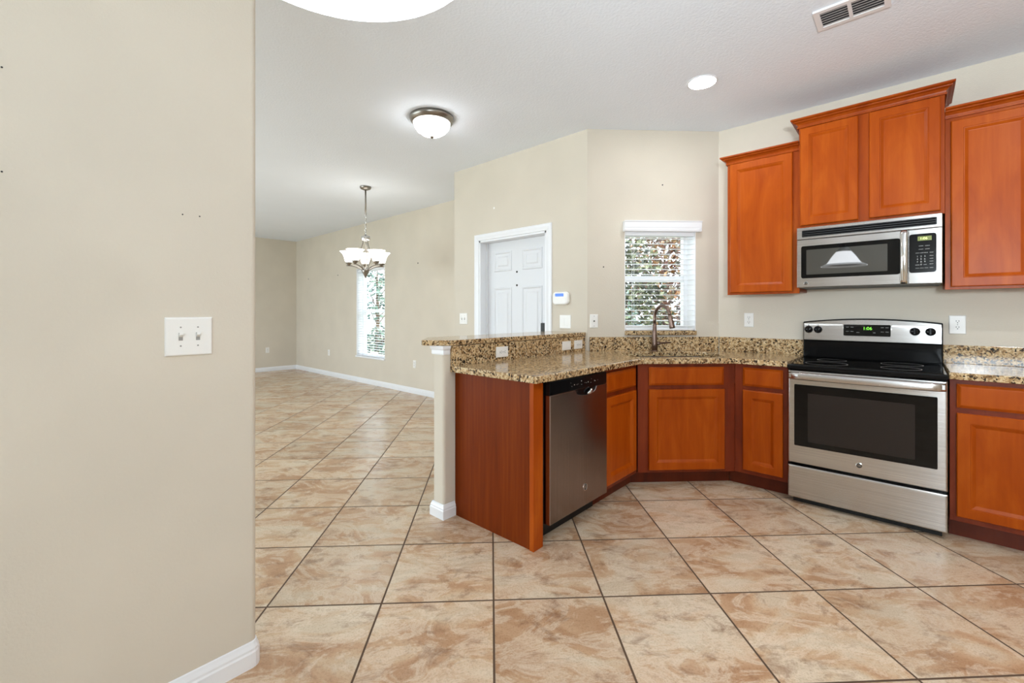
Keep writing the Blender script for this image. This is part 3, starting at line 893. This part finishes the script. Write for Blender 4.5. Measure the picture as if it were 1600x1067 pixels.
# oven door: frame with window
od = None
bm = B(); nested(bm, X0, X1, 0.270, 0.880, [(0, YFR + 0.006), (0.005, YFR + 0.001), (0.01, YFR)], back=YFR + 0.04); od = part('oven_door', bm, M_STEEL, rg)
bm = B(); rplate(bm, -0.575, 0.105, 0.386, 0.788, 0.006, YFR, YFR - 0.003, ch=0.001); part('door_glass', bm, M_GLASSBLK, od)
bm = B(); rplate(bm, -0.500, 0.013, 0.420, 0.735, 0.004, YFR - 0.0031, YFR - 0.0036); part('inner_window', bm, M_OVENWIN, od)
# full width handle, swelling towards the room
rings = []
nn = 24
for i in range(nn + 1):
    u = i / nn
    x = X0 + 0.006 + (X1 - X0 - 0.012) * u
    e = min(1, min(u, 1 - u) / 0.05)
    bow = 0.028 * (e ** 0.5) + 0.010 * (1 - (2 * u - 1) ** 2)
    rings.append([Vector((x, YFR - bow - 0.012 * math.cos(a) - 0.004, 0.846 + 0.023 * math.sin(a))) for a in [2 * math.pi * k / 14 for k in range(14)]])
bm = B(); loops(bm, rings); part('handle', bm, M_STEEL, od, smooth=True)
for x in (X0 + 0.022, X1 - 0.022):
    bm = B(); box(bm, x - 0.014, x + 0.014, YFR - 0.03, YFR + 0.001, 0.832, 0.862); part('handle_bracket', bm, M_STEEL, od, bevel=0.004)
badge(rg, TR(-0.238, YFR, 0.328), 0.017)
# cooktop
bm = B(); box(bm, X0 - 0.004, X1 + 0.004, YFR - 0.012, 3.98, 0.886, 0.918); tp = part('cooktop_rim', bm, M_BLACK, rg, bevel=0.008, seg=3)
bm = B(); box(bm, X0 + 0.014, X1 - 0.014, YFR + 0.01, 3.95, 0.918, 0.9215); gt = part('cooktop_glass', bm, M_GLASSBLK, rg)
for cx_, cy_, rr_ in ((-0.42, 3.55, 0.115), (-0.05, 3.55, 0.095), (-0.42, 3.82, 0.085), (-0.05, 3.82, 0.105)):
    bm = B(); lathe(bm, [(rr_, 0.9215), (rr_, 0.9217), (rr_ - 0.003, 0.9217), (rr_ - 0.003, 0.9215)], c=(cx_, cy_, 0), seg=48, ends=False); part('burner_ring', bm, M_GREYPL, gt)
# backguard
def arch(x): 
    u = (x - (X0 + X1) / 2) / ((X1 - X0) / 2)
    return 1.186 + 0.026 * (1 - u * u)
nx = 24
xs = [X0 - 0.004 + (X1 - X0 + 0.008) * i / nx for i in range(nx + 1)]
bm = B()
ring = [(x, arch(x) + 0.004) for x in xs]
pl_ = [(xs[0], 0.90), (xs[-1], 0.90)] + ring[::-1]
loops(bm, [[Vector((x, y, z)) for x, z in pl_] for y in (4.045, 3.985)])
part('backguard', bm, M_BLACK, rg, bevel=0.006, seg=3)
bm = B()
loops(bm, [[Vector((x, 3.985 if z < 1.0 else 3.975, z)) for x, z in ((X0 + 0.004, 0.925), (X1 - 0.004, 0.925), (X1 - 0.004, 1.05), (X0 + 0.004, 1.05))],
           [Vector((x, 3.969 if z < 1.0 else 3.963, z)) for x, z in ((X0 + 0.006, 0.93), (X1 - 0.006, 0.93), (X1 - 0.006, 1.046), (X0 + 0.006, 1.046))]])
part('riser_panel', bm, M_BLACK, rg)
bm = B()
pl_ = [(X0 + 0.004, 1.056), (X1 - 0.004, 1.056)] + [(min(max(x, X0 + 0.004), X1 - 0.004), arch(x) - 0.006) for x in xs][::-1]
def byy(z): return 3.962 + (z - 1.05) * 0.10
loops(bm, [[Vector((x, 3.985, z)) for x, z in pl_], [Vector((x, byy(z), z)) for x, z in pl_]])
cpn = part('control_panel', bm, M_STEEL, rg)
bm = B()
loops(bm, [[Vector((x, byy(z) + dy, z)) for x, z in rrect(-0.372, -0.103, 1.088, 1.178, 0.008)] for dy in (0.0, -0.003)])
dsp = part('display_bezel', bm, M_STEEL, cpn)
bm = B()
loops(bm, [[Vector((x, byy(z) + dy, z)) for x, z in rrect(-0.367, -0.108, 1.093, 1.173, 0.006)] for dy in (-0.0029, -0.0045)])
dp2 = part('display', bm, M_GLASSBLK, cpn)
MT = Matrix.Translation((0, byy(1.13) - 0.0052, 0))
text('clock_digits', '1:06', 0.030, MT @ Matrix.Translation((-0.232, -0.001, 1.146)), M_GREENLED, dp2)
its = []
for x in (-0.345, -0.318): its += [('ooo', 0.010, x, 1.155), ('ooo', 0.010, x, 1.125)]
for x in (-0.152, -0.127): its += [('ooo', 0.010, x, 1.155), ('ooo', 0.010, x, 1.125)]
its += [('ooo', 0.010, -0.285, 1.118), ('.....', 0.012, -0.237, 1.108), ('oo', 0.012, -0.195, 1.118)]
texts('button_legend', its, MT @ Matrix.Translation((0, -0.001, 0)), M_GREYPL, dp2)
for kx in (-0.578, -0.520, 0.014, 0.090):
    kz = 1.132
    Mk = Matrix.Translation((kx, byy(kz), kz)) @ Matrix.Rotation(R(90 - 5), 4, 'X')
    bm = B(); lathe(bm, [(0.026, 0), (0.026, 0.010), (0.022, 0.016), (0.019, 0.020)], seg=24, M=Mk); kb = part('control_knob', bm, M_BLACK, cpn, smooth=True)
    bm = B(); box(bm, -0.006, 0.006, -0.021, 0.021, 0.018, 0.032, Mk); part('knob_grip', bm, M_BLACK, kb, bevel=0.003)
    bm = B(); box(bm, -0.0015, 0.0015, 0.028, 0.036, 0.0, 0.0012, Mk); part('knob_mark', bm, M_DARK, kb)

# ================================================================== MICROWAVE
mw = thing('microwave', 'stainless over-the-range microwave with black door window', 'microwave', (-0.234, 3.85, 1.434))
MX0, MX1, MY, MZ0, MZ1 = -0.602, 0.134, 3.65, 1.434, 1.852
bm = B(); box(bm, MX0 + 0.003, MX1 - 0.003, MY + 0.03, YR - 0.004, MZ0, MZ1); part('case', bm, M_BLACKM, mw)
bm = B(); nested(bm, MX0, MX1, 1.770, MZ1, [(0, MY + 0.003), (0.003, MY)], back=MY + 0.032); vg = part('vent_grille', bm, M_STEEL, mw)
bm = B(); rplate(bm, -0.572, 0.110, 1.785, 1.832, 0.006, MY, MY - 0.002); part('vent_opening', bm, M_BLACKM, vg)
bm = B()
for k in range(3):
    z = 1.791 + k * 0.0135
    loops(bm, [[Vector((x, y, zz)) for y, zz in ((MY - 0.002, z), (MY - 0.006, z + 0.004), (MY - 0.006, z + 0.008), (MY - 0.002, z + 0.009))] for x in (-0.567, 0.105)])
part('vent_louvers', bm, M_BLACK, vg)
DXM = -0.018
bm = B(); nested(bm, MX0, DXM, MZ0, 1.767, [(0, MY + 0.004), (0.004, MY)], back=MY + 0.032); md = part('door', bm, M_STEEL, mw)
bm = B(); rplate(bm, -0.576, -0.055, 1.498, 1.722, 0.012, MY, MY - 0.0025, ch=0.001); part('door_glass', bm, M_GLASSBLK, md)
bm = B(); rplate(bm, -0.545, -0.115, 1.522, 1.694, 0.003, MY - 0.0026, MY - 0.0032); part('door_window', bm, M_MICROWIN, md)
bm = B()
hp = []
for i in range(17):
    u = i / 16
    hp.append((-0.037, MY - 0.020 - 0.022 * math.sin(math.pi * u), 1.438 + 0.325 * u))
rings = []
for x, y, z in hp:
    rings.append([Vector((x + 0.017 * math.cos(a), y + 0.009 * math.sin(a), z)) for a in [2 * math.pi * k / 12 for k in range(12)]])
loops(bm, rings); hh = part('handle', bm, M_CHROME, md, smooth=True)
for z in (1.452, 1.75):
    bm = B(); box(bm, -0.048, -0.026, MY - 0.024, MY + 0.001, z - 0.010, z + 0.010); part('handle_bracket', bm, M_CHROME, md, bevel=0.003)
bm = B(); nested(bm, DXM + 0.002, MX1, MZ0, 1.767, [(0, MY + 0.004), (0.004, MY)], back=MY + 0.032); cpm = part('control_panel', bm, M_STEEL, mw)
bm = B(); rplate(bm, DXM + 0.004, 0.108, 1.502, 1.738, 0.014, MY, MY - 0.0025, ch=0.001); kp = part('keypad', bm, M_BLACK, cpm)
bm = B(); rplate(bm, 0.025, 0.087, 1.695, 1.722, 0.001, MY - 0.0025, MY - 0.003); part('display', bm, M_MWLCD, kp)
MK = Matrix.Translation((0, MY - 0.0033, 0))
text('clock_digits', '1:06', 0.020, MK @ Matrix.Translation((0.052, -0.0002, 1.708)), M_MWDIG, kp)
its = []
for r_i, row in enumerate(('123', '456', '789', ' 0 ')):
    for c_i, ch in enumerate(row):
        if ch != ' ': its.append((ch, 0.013, 0.024 + c_i * 0.0165, 1.600 - r_i * 0.0165))
for k in range(4): its.append(('oooo', 0.0075, 0.086, 1.602 - k * 0.0165))
its += [('oooo', 0.0085, 0.024, 1.550 - 0.0005), ('ooo', 0.0085, 0.058, 1.550)]
for k, x in enumerate((0.024, 0.044, 0.064, 0.086)): its.append(('oooo', 0.0075, x, 1.530))
for k, x in enumerate((0.024, 0.044, 0.062, 0.086)): its.append(('oooo', 0.0075, x, 1.622))
for z in (1.664, 1.644): its += [('ooooo', 0.0075, 0.040, z), ('ooooo', 0.0075, 0.068, z)]
texts('button_legend', its, MK, M_LEGEND, kp)
badge(mw, TR(-0.548, MY, 1.463), 0.012)

# ================================================================== OUTLETS AND SWITCHES
def plate(bm, w, h, M):
    nested(bm, -w / 2, w / 2, -h / 2, h / 2, [(0, -0.003), (0.003, -0.0065), (0.006, -0.007)], M, back=0.0)

def outlet(label, M, horizontal=False, w=0.072, h=0.117, big=1.0, group=None, slots=True):
    t = thing('wall_outlet', label, 'outlet', (M @ Vector((0, 0, 0)))[:], group)
    if horizontal: M = M @ Matrix.Rotation(R(90), 4, 'Y')
    bm = B(); plate(bm, w, h, M); part('cover_plate', bm, M_PLASTIC, t)
    for s in (1, -1):
        bm = B()
        z = 0.0195 * s
        loops(bm, [[M @ Vector((0.017 * math.cos(a), y, z + max(-0.0125, min(0.0125, 0.017 * math.sin(a))))) for a in [2 * math.pi * k / 20 for k in range(20)]] for y in (-0.006, -0.0095)])
        rc = part('receptacle', bm, M_PLASTIC, t)
        bm = B()
        for dx in (-0.0063, 0.0063): box(bm, dx - 0.0013, dx + 0.0013, -0.0102, -0.0094, z + 0.0, z + 0.009, M)
        lathe(bm, [(0.003, 0), (0.003, 0.0008)], seg=10, M=M @ Matrix.Translation((0, -0.0094, z - 0.007)) @ Matrix.Rotation(R(90), 4, 'X'))
        part('slots', bm, M_DARK, rc)
    bm = B(); lathe(bm, [(0.003, 0), (0.003, 0.001)], seg=10, M=M @ Matrix.Translation((0, -0.0068, 0)) @ Matrix.Rotation(R(90), 4, 'X')); part('screw', bm, M_GREYPL, t)
    return t

def switch(label, M, gangs=2, w=0.118, h=0.118, rocker=False, horizontal=False):
    t = thing('light_switch', label, 'switch', (M @ Vector((0, 0, 0)))[:])
    if horizontal: M = M @ Matrix.Rotation(R(90), 4, 'Y')
    bm = B(); plate(bm, w, h, M); part('cover_plate', bm, M_PLASTIC, t)
    for g in range(gangs):
        x = (g - (gangs - 1) / 2) * 0.046
        if rocker:
            bm = B(); nested(bm, x - 0.0165, x + 0.0165, -0.033, 0.033, [(0, -0.008), (0.002, -0.009)], M, back=-0.006); part('rocker', bm, M_PLASTIC, t)
        else:
            bm = B(); box(bm, x - 0.0055, x + 0.0055, -0.0078, -0.0066, -0.0125, 0.0125, M); sl = part('toggle_slot', bm, M_GREYPL, t)
            bm = B(); loops(bm, [[M @ Vector(p) for p in ((x - 0.005, -0.007, -0.002), (x + 0.005, -0.007, -0.002), (x + 0.005, -0.007, 0.010), (x - 0.005, -0.007, 0.010))],
                                 [M @ Vector(p) for p in ((x - 0.0042, -0.019, 0.006), (x + 0.0042, -0.019, 0.006), (x + 0.0042, -0.018, 0.013), (x - 0.0042, -0.018, 0.013))]]); part('toggle', bm, M_PLASTIC, sl)
            for z in (0.030, -0.030):
                bm = B(); lathe(bm, [(0.0025, 0), (0.0025, 0.001)], seg=10, M=M @ Matrix.Translation((x, -0.0068, z)) @ Matrix.Rotation(R(90), 4, 'X'))
                part('screw', bm, M_GREYPL, t)
    return t

switch('double toggle switch on the near left wall', TR(XL, 0.351, 1.182, 90), 2, 0.127, 0.124)
switch('double switch plate on the beige wall left of the white door', TR(-3.672, YD, 1.19), 2, 0.125, 0.122)
switch('double rocker switch plate below the alarm keypad', TR(-2.300, YD, 1.175), 2, 0.122, 0.122, rocker=True)
switch('blank-looking white switch plate, left of the pair above the corner counter', TR(XSP, 2.955, 0.988, 90), 1, 0.072, 0.117, rocker=True, horizontal=True)
outlet('white outlet in the granite splash at the near end of the bar', TR(XSP, 2.192, 0.988, 90), True)
outlet('white outlet, right of the pair in the splash above the corner counter', TR(XSP, 3.126, 0.988, 90), True)
outlet('white duplex outlet on the wall between the window and the range', TR(-1.010, YR, 1.196), False)
outlet('white duplex outlet on the wall right of the range backguard', TR(0.218, YR, 1.18), False, 0.08, 0.122)
outlet('white outlet low on the far wall right of the tall window', TR(-5.708, YL, 0.456), False)
outlet('white outlet low on the far wall left of the tall window', TR(-8.604, YL, 0.456), False)
outlet('white outlet low on the farthest wall near the left wall edge', TR(XB, 3.437, 0.452, 90), False)
ph = thing('cable_jack', 'white cable jack plate on the wall left of the sink window', 'wall jack', (MW @ Vector((0.885, 0, 1.185)))[:])
Mj = MW @ Matrix.Translation((0.885, 0, 1.185))
bm = B(); plate(bm, 0.070, 0.117, Mj); part('cover_plate', bm, M_PLASTIC, ph)
bm = B(); lathe(bm, [(0.006, 0), (0.006, 0.006), (0.003, 0.007)], seg=12, M=Mj @ Matrix.Translation((0, -0.0068, 0)) @ Matrix.Rotation(R(90), 4, 'X')); part('socket', bm, M_DARK, ph)
for z in (0.042, -0.042):
    bm = B(); lathe(bm, [(0.003, 0), (0.003, 0.001)], seg=10, M=Mj @ Matrix.Translation((0, -0.0068, z)) @ Matrix.Rotation(R(90), 4, 'X'))
    part('screw', bm, M_GREYPL, ph)
# alarm keypad
ak = thing('alarm_keypad', 'white alarm keypad with a blue screen right of the white door', 'keypad', (-2.338, YD, 1.33))
bm = B()
rings = []
for ins, y in ((0.004, YD), (0.0, YD - 0.012), (0.002, YD - 0.024), (0.008, YD - 0.03)):
    rings.append([Vector((x, y, z)) for x, z in rrect(-2.426 + ins, -2.252 - ins, 1.328 + ins, 1.445 - ins, 0.03, 6)])
loops(bm, rings); part('housing', bm, M_PLASTIC, ak)
bm = B(); rplate(bm, -2.392, -2.300, 1.403, 1.430, 0.003, YD - 0.030, YD - 0.0315); part('screen', bm, M_BLUE, ak)
bm = B(); rplate(bm, -2.405, -2.275, 1.338, 1.388, 0.008, YD - 0.030, YD - 0.0325, ch=0.001); part('flip_cover', bm, M_PLASTIC, ak)

# ================================================================== CEILING FITTINGS
fl = thing('flush_ceiling_light', 'round flush ceiling light with a nickel ring and frosted dome', 'ceiling light', (-2.88, 2.2, CZ))
c = (-2.88, 2.2, CZ)
bm = B(); lathe(bm, [(0.140, 0), (0.176, 0), (0.178, -0.018), (0.172, -0.030), (0.168, -0.034), (0.160, -0.048), (0.146, -0.052), (0.140, -0.045)], c=c, seg=48); part('ring', bm, M_NICKEL, fl, smooth=True)
bm = B(); lathe(bm, [(0.148, -0.044), (0.146, -0.06), (0.136, -0.085), (0.115, -0.112), (0.080, -0.136), (0.040, -0.149), (0.0, -0.152)], c=c, seg=48); part('glass_dome', bm, M_DOME, fl, smooth=True)
bm = B(); lathe(bm, [(0.010, -0.148), (0.017, -0.153), (0.016, -0.162), (0.006, -0.170)], c=c, seg=16); part('finial', bm, M_NICKEL, fl, smooth=True)

for (rx, ry, rlab) in ((-1.065, 3.11, 'bright recessed ceiling light above the sink corner'), (0.75, 2.0, 'added recessed ceiling light right of the range, beyond the picture edge'), (1.3, 1.1, 'added recessed ceiling light by the right wall, beyond the picture edge')):  # the last two are unseen lamps added to brighten the kitchen
    rl = thing('recessed_light', rlab, 'ceiling light', (rx, ry, CZ), 'recessed kitchen lights')
    c = (rx, ry, CZ)
    bm = B(); lathe(bm, [(0.086, 0), (0.097, 0), (0.097, -0.003), (0.092, -0.006), (0.086, -0.006)], c=c, seg=40); part('trim_ring', bm, M_TRIM, rl, smooth=True)
    bm = B(); lathe(bm, [(0.087, -0.001), (0.087, -0.006), (0.06, -0.008)], c=c, seg=40); part('lens', bm, M_DISC if rx < 0 else M_FILLDISC, rl)

vt = thing('ceiling_vent', 'white louvered air vent in the ceiling above the range', 'vent', (-0.23, 2.88, CZ))
vx0, vx1, vy0, vy1 = -0.388, -0.078, 2.778, 2.978
bm = B()
xm = (vx0 + vx1) / 2 - 0.005
for a in (((vx0, vx1, vy0, vy0 + 0.028)), ((vx0, vx1, vy1 - 0.028, vy1)), ((vx0, vx0 + 0.026, vy0 + 0.028, vy1 - 0.028)), ((vx1 - 0.026, vx1, vy0 + 0.028, vy1 - 0.028)), ((xm - 0.008, xm + 0.008, vy0 + 0.028, vy1 - 0.028))):
    box(bm, a[0], a[1], a[2], a[3], CZ - 0.010, CZ)
part('frame', bm, M_TRIM, vt)
bm = B(); box(bm, vx0 + 0.02, vx1 - 0.02, vy0 + 0.02, vy1 - 0.02, CZ - 0.002, CZ - 0.0005); part('duct_shade_sheet', bm, M_VENTDARK, vt)  # flat dark sheet under the solid ceiling, in place of the duct's shade
for a, b in ((vx0 + 0.026, xm - 0.008), (xm + 0.008, vx1 - 0.026)):
    bm = B()
    for k in range(6):
        y = vy0 + 0.034 + k * 0.0235
        loops(bm, [[Vector((x, yy, zz)) for yy, zz in ((y + 0.013, CZ - 0.002), (y + 0.016, CZ - 0.002), (y + 0.004, CZ - 0.010), (y, CZ - 0.010))] for x in (a, b)])
    part('louvers', bm, M_TRIM, vt)

# pendant near the camera
pc = (-0.645, 0.303, 0)
pd = thing('pendant_lamp', 'white bell-shaped pendant shade hanging at the top edge of the picture', 'lamp', (-0.645, 0.303, CZ))
zr = 1.852
prof_o = [(0.236, zr), (0.238, zr + 0.004), (0.205, zr + 0.020), (0.178, zr + 0.034), (0.160, zr + 0.060), (0.140, zr + 0.095), (0.118, zr + 0.130), (0.092, zr + 0.165), (0.075, zr + 0.186)]
bm = B(); lathe(bm, prof_o, c=pc, seg=64, ends=False); ps = part('shade', bm, M_PEND, pd, smooth=True)
bm = B(); lathe(bm, [(r - 0.005, z - 0.003) for r, z in prof_o[1:-1]], c=pc, seg=64, ends=False); part('shade_lining', bm, M_PENDIN, ps, smooth=True)
bm = B(); lathe(bm, [(0.238, zr - 0.0005), (0.2385, zr + 0.004), (0.200, zr + 0.0245), (0.200, zr + 0.0125), (0.232, zr - 0.0005)], c=pc, seg=64, ends=False); part('rim', bm, M_PENDRIM, ps, smooth=True)
bm = B(); lathe(bm, [(0.080, zr + 0.183), (0.080, zr + 0.192), (0.045, zr + 0.235), (0.022, zr + 0.270), (0.010, zr + 0.285), (0.010, zr + 0.30)], c=pc, seg=32); part('cap', bm, M_NICKEL, pd, smooth=True)
bm = B(); tube(bm, [(pc[0], pc[1], zr + 0.28), (pc[0], pc[1], CZ - 0.03)], 0.006, 12); part('stem', bm, M_NICKEL, pd, smooth=True)
bm = B(); lathe(bm, [(0.065, CZ), (0.065, CZ - 0.012), (0.05, CZ - 0.028), (0.012, CZ - 0.036)], c=pc, seg=32); part('canopy', bm, M_NICKEL, pd, smooth=True)
bm = B(); lathe(bm, [(0.012, zr + 0.185), (0.016, zr + 0.15), (0.030, zr + 0.12), (0.032, zr + 0.10), (0.02, zr + 0.078), (0.0, zr + 0.07)], c=pc, seg=20); part('bulb', bm, M_BULB, pd, smooth=True)

# chandelier
HC = Vector((-5.09, 2.854, 0))
ch = thing('chandelier', 'five-shade brushed nickel chandelier hanging before the tall window', 'chandelier', (HC.x, HC.y, CZ))
hc = (HC.x, HC.y, 0)
bm = B(); lathe(bm, [(0.070, CZ), (0.070, CZ - 0.010), (0.060, CZ - 0.028), (0.030, CZ - 0.040), (0.010, CZ - 0.048)], c=hc, seg=32); part('canopy', bm, M_NICKEL, ch, smooth=True)
bm = B(); tube(bm, [(HC.x, HC.y, CZ - 0.045), (HC.x, HC.y, 2.52)], 0.010, 12); part('stem', bm, M_NICKEL, ch, smooth=True)
bm = B()
z = 2.522; k = 0
while z > 2.235:
    ring = []
    for i in range(12):
        a = 2 * math.pi * i / 12
        u = 0.010 * math.cos(a); w_ = 0.022 * math.sin(a)
        ring.append(Vector((HC.x + (u if k % 2 else 0), HC.y + (0 if k % 2 else u), z - 0.02 + w_)))
    for i in range(12):
        tube(bm, [ring[i], ring[(i + 1) % 12]], 0.0035, 6)
    z -= 0.034; k += 1
part('chain', bm, M_CHROME, ch)
bm = B(); lathe(bm, [(0.010, 2.235), (0.03, 2.222), (0.055, 2.215), (0.058, 2.180), (0.050, 2.165), (0.012, 2.155)], c=hc, seg=32); part('hub', bm, M_CHROME, ch, smooth=True)
bm = B(); lathe(bm, [(0.045, 1.800), (0.050, 1.790), (0.040, 1.760), (0.020, 1.725), (0.008, 1.700), (0.0, 1.690)], c=hc, seg=24); part('finial', bm, M_NICKEL, ch, smooth=True)
for k in range(3):
    a = R(20 + 120 * k)
    bm = B()
    pts = []
    for i in range(9):
        u = i / 8
        rr_ = 0.030 + 0.075 * math.sin(math.pi * min(1, u * 1.0)) ** 2 * (1 if u > 0.4 else 0.6)
        pts.append((HC.x + rr_ * math.cos(a), HC.y + rr_ * math.sin(a), 2.165 - (2.165 - 1.79) * u))
    tube(bm, pts, 0.006, 8); part('centre_rod', bm, M_NICKEL, ch, smooth=True)
for k in range(5):
    a = R(72 * k + 8)
    dx, dy = math.cos(a), math.sin(a)
    pts = []
    for i in range(11):
        u = i / 10
        rr_ = 0.03 + 0.185 * u
        pts.append((HC.x + rr_ * dx, HC.y + rr_ * dy, 1.775 + 0.075 * u ** 0.6 + (0.012 * math.sin(math.pi * u))))
    bm = B(); tube(bm, pts + [(HC.x + 0.235 * dx, HC.y + 0.235 * dy, 1.850)], 0.0085, 8); ar = part('arm', bm, M_NICKEL, ch, smooth=True)
    sc0 = (HC.x + 0.208 * dx, HC.y + 0.208 * dy, 0)
    bm = B(); lathe(bm, [(0.010, 1.846), (0.016, 1.855), (0.036, 1.876), (0.040, 1.890), (0.034, 1.894)], c=sc0, seg=20); part('cup', bm, M_NICKEL, ar, smooth=True)
    bm = B(); lathe(bm, [(0.034, 1.886), (0.046, 1.905), (0.054, 1.935), (0.062, 1.965), (0.078, 1.995), (0.100, 2.018), (0.108, 2.024), (0.104, 2.024), (0.076, 2.000), (0.058, 1.965), (0.048, 1.93), (0.03, 1.892)], c=sc0, seg=28, ends=False); part('shade', bm, M_SHADE, ar, smooth=True)

# ================================================================== OUTSIDE
bm = B(); box(bm, -40, 40, -40, 60, -0.32, -0.14); struct('ground', bm, M_GROUND)

def foliage(bm, rng, centre, radii, count, size):
    for _ in range(count):
        while True:
            p = Vector((rng.uniform(-1, 1), rng.uniform(-1, 1), rng.uniform(-1, 1)))
            if 0.25 < p.length < 1: break
        p = Vector((p.x * radii[0], p.y * radii[1], p.z * radii[2])) + Vector(centre)
        d = Vector((rng.gauss(0, 1), rng.gauss(0, 1), rng.gauss(-0.2, 0.7))).normalized()
        s = d.cross(Vector((rng.gauss(0, 1), rng.gauss(0, 1), rng.gauss(0, 1)))).normalized()
        L_ = size * rng.uniform(0.7, 1.4); w = L_ * 0.24
        nrm = d.cross(s).normalized() * (L_ * 0.10)
        a, b, c_, e = p, p + d * L_ * 0.5 + s * w, p + d * L_, p + d * L_ * 0.5 - s * w
        mid = p + d * L_ * 0.5 - nrm
        vs = [bm.verts.new(q) for q in (a, b, c_, e, mid)]
        for f in ((0, 1, 4), (1, 2, 4), (2, 3, 4), (3, 0, 4)): bm.faces.new([vs[i] for i in f])

def tree(name, label, loc, h, crown_, count, size, m, seed, cat='tree', group=None):
    rng = random.Random(seed)
    t = thing(name, label, cat, loc, group)
    bm = B()
    base = Vector(loc)
    tube(bm, [base, base + Vector((0.03, 0.02, h * 0.3)), base + Vector((-0.02, 0.03, h * 0.6)), base + Vector((0.02, 0, h * 0.85))], [0.05 * h / 2.5 + 0.01, 0.045 * h / 2.5, 0.03 * h / 2.5, 0.012], 8)
    for k in range(7):
        a = rng.uniform(0, 6.28); z0 = h * rng.uniform(0.25, 0.6)
        st = base + Vector((0, 0, z0))
        en = st + Vector((math.cos(a) * crown_[0] * 0.7, math.sin(a) * crown_[1] * 0.7, h * rng.uniform(0.1, 0.35)))
        tube(bm, [st, (st + en) / 2 + Vector((0, 0, 0.05)), en], [0.02, 0.014, 0.006], 6)
    part('trunk', bm, M_BARK, t)
    bm = B(); foliage(bm, rng, base + Vector((0, 0, h * 0.62)), crown_, count, size); part('foliage', bm, m, t)
    return t
def P45(X, Y, z=-0.14): return (Q * (X - Y), Q * (X + Y), z)
tree('tree', 'green leafy tree seen through the left of the sink window', P45(2.1, 7.2), 2.7, (0.72, 0.72, 1.15), 2200, 0.11, M_LEAFG, 3)
tree('tree', 'orange and brown autumn tree seen through the sink window', P45(3.6, 9.0), 3.4, (0.95, 0.95, 1.45), 2600, 0.13, M_LEAFO, 5)
tree('shrub', 'blue-green shrub low outside the left side of the sink window', P45(1.6, 5.2), 1.5, (0.2, 0.2, 0.72), 500, 0.06, M_LEAFT, 9, 'shrub')
tree('shrub', 'yellow-green shrub low outside the middle of the sink window', P45(2.25, 5.6), 1.4, (0.25, 0.25, 0.60), 450, 0.07, M_LEAFG, 11, 'shrub')
fe = thing('garden_fence', 'low blue-grey rail fence outside the sink window', 'fence', P45(4.2, 11.5))
for X in (3.3, 4.2, 5.1):
    bm = B(); box(bm, X - 0.05, X + 0.05, 11.5, 11.6, -0.14, 1.05, D45); part('post', bm, M_FENCEM, fe)
for z in (0.25, 0.6, 0.95):
    bm = B(); box(bm, 3.2, 5.2, 11.46, 11.5, z - 0.07, z + 0.07, D45); part('rail', bm, M_FENCEM, fe)
tree('tree', 'pale green tree outside the tall far window', (-14.2, 8.4, -0.14), 3.6, (0.9, 0.9, 1.2), 420, 0.18, M_LEAFT, 21)
tree('shrub', 'dark teal shrub low outside the tall far window', (-10.0, 6.0, -0.14), 1.05, (0.42, 0.4, 0.42), 260, 0.12, M_LEAFT, 25, 'shrub')
hs_ = thing('neighbour_house', 'pale stucco house across the yard from the far window', 'house', (-15, 14, -0.14))
bm = B(); box(bm, -22, -10.5, 13, 19, -0.14, 3.0); part('walls', bm, M_HOUSE, hs_)
bm = B(); loops(bm, [[Vector((x, y, z)) for y, z in ((12.5, 2.98), (19.5, 2.98), (16, 5.0))] for x in (-22.5, -10.0)]); part('roof', bm, M_CONC, hs_)
bm = B(); box(bm, -17, -15, 12.96, 13.0, 0.9, 2.2); part('house_window', bm, M_GLASSBLK, hs_)
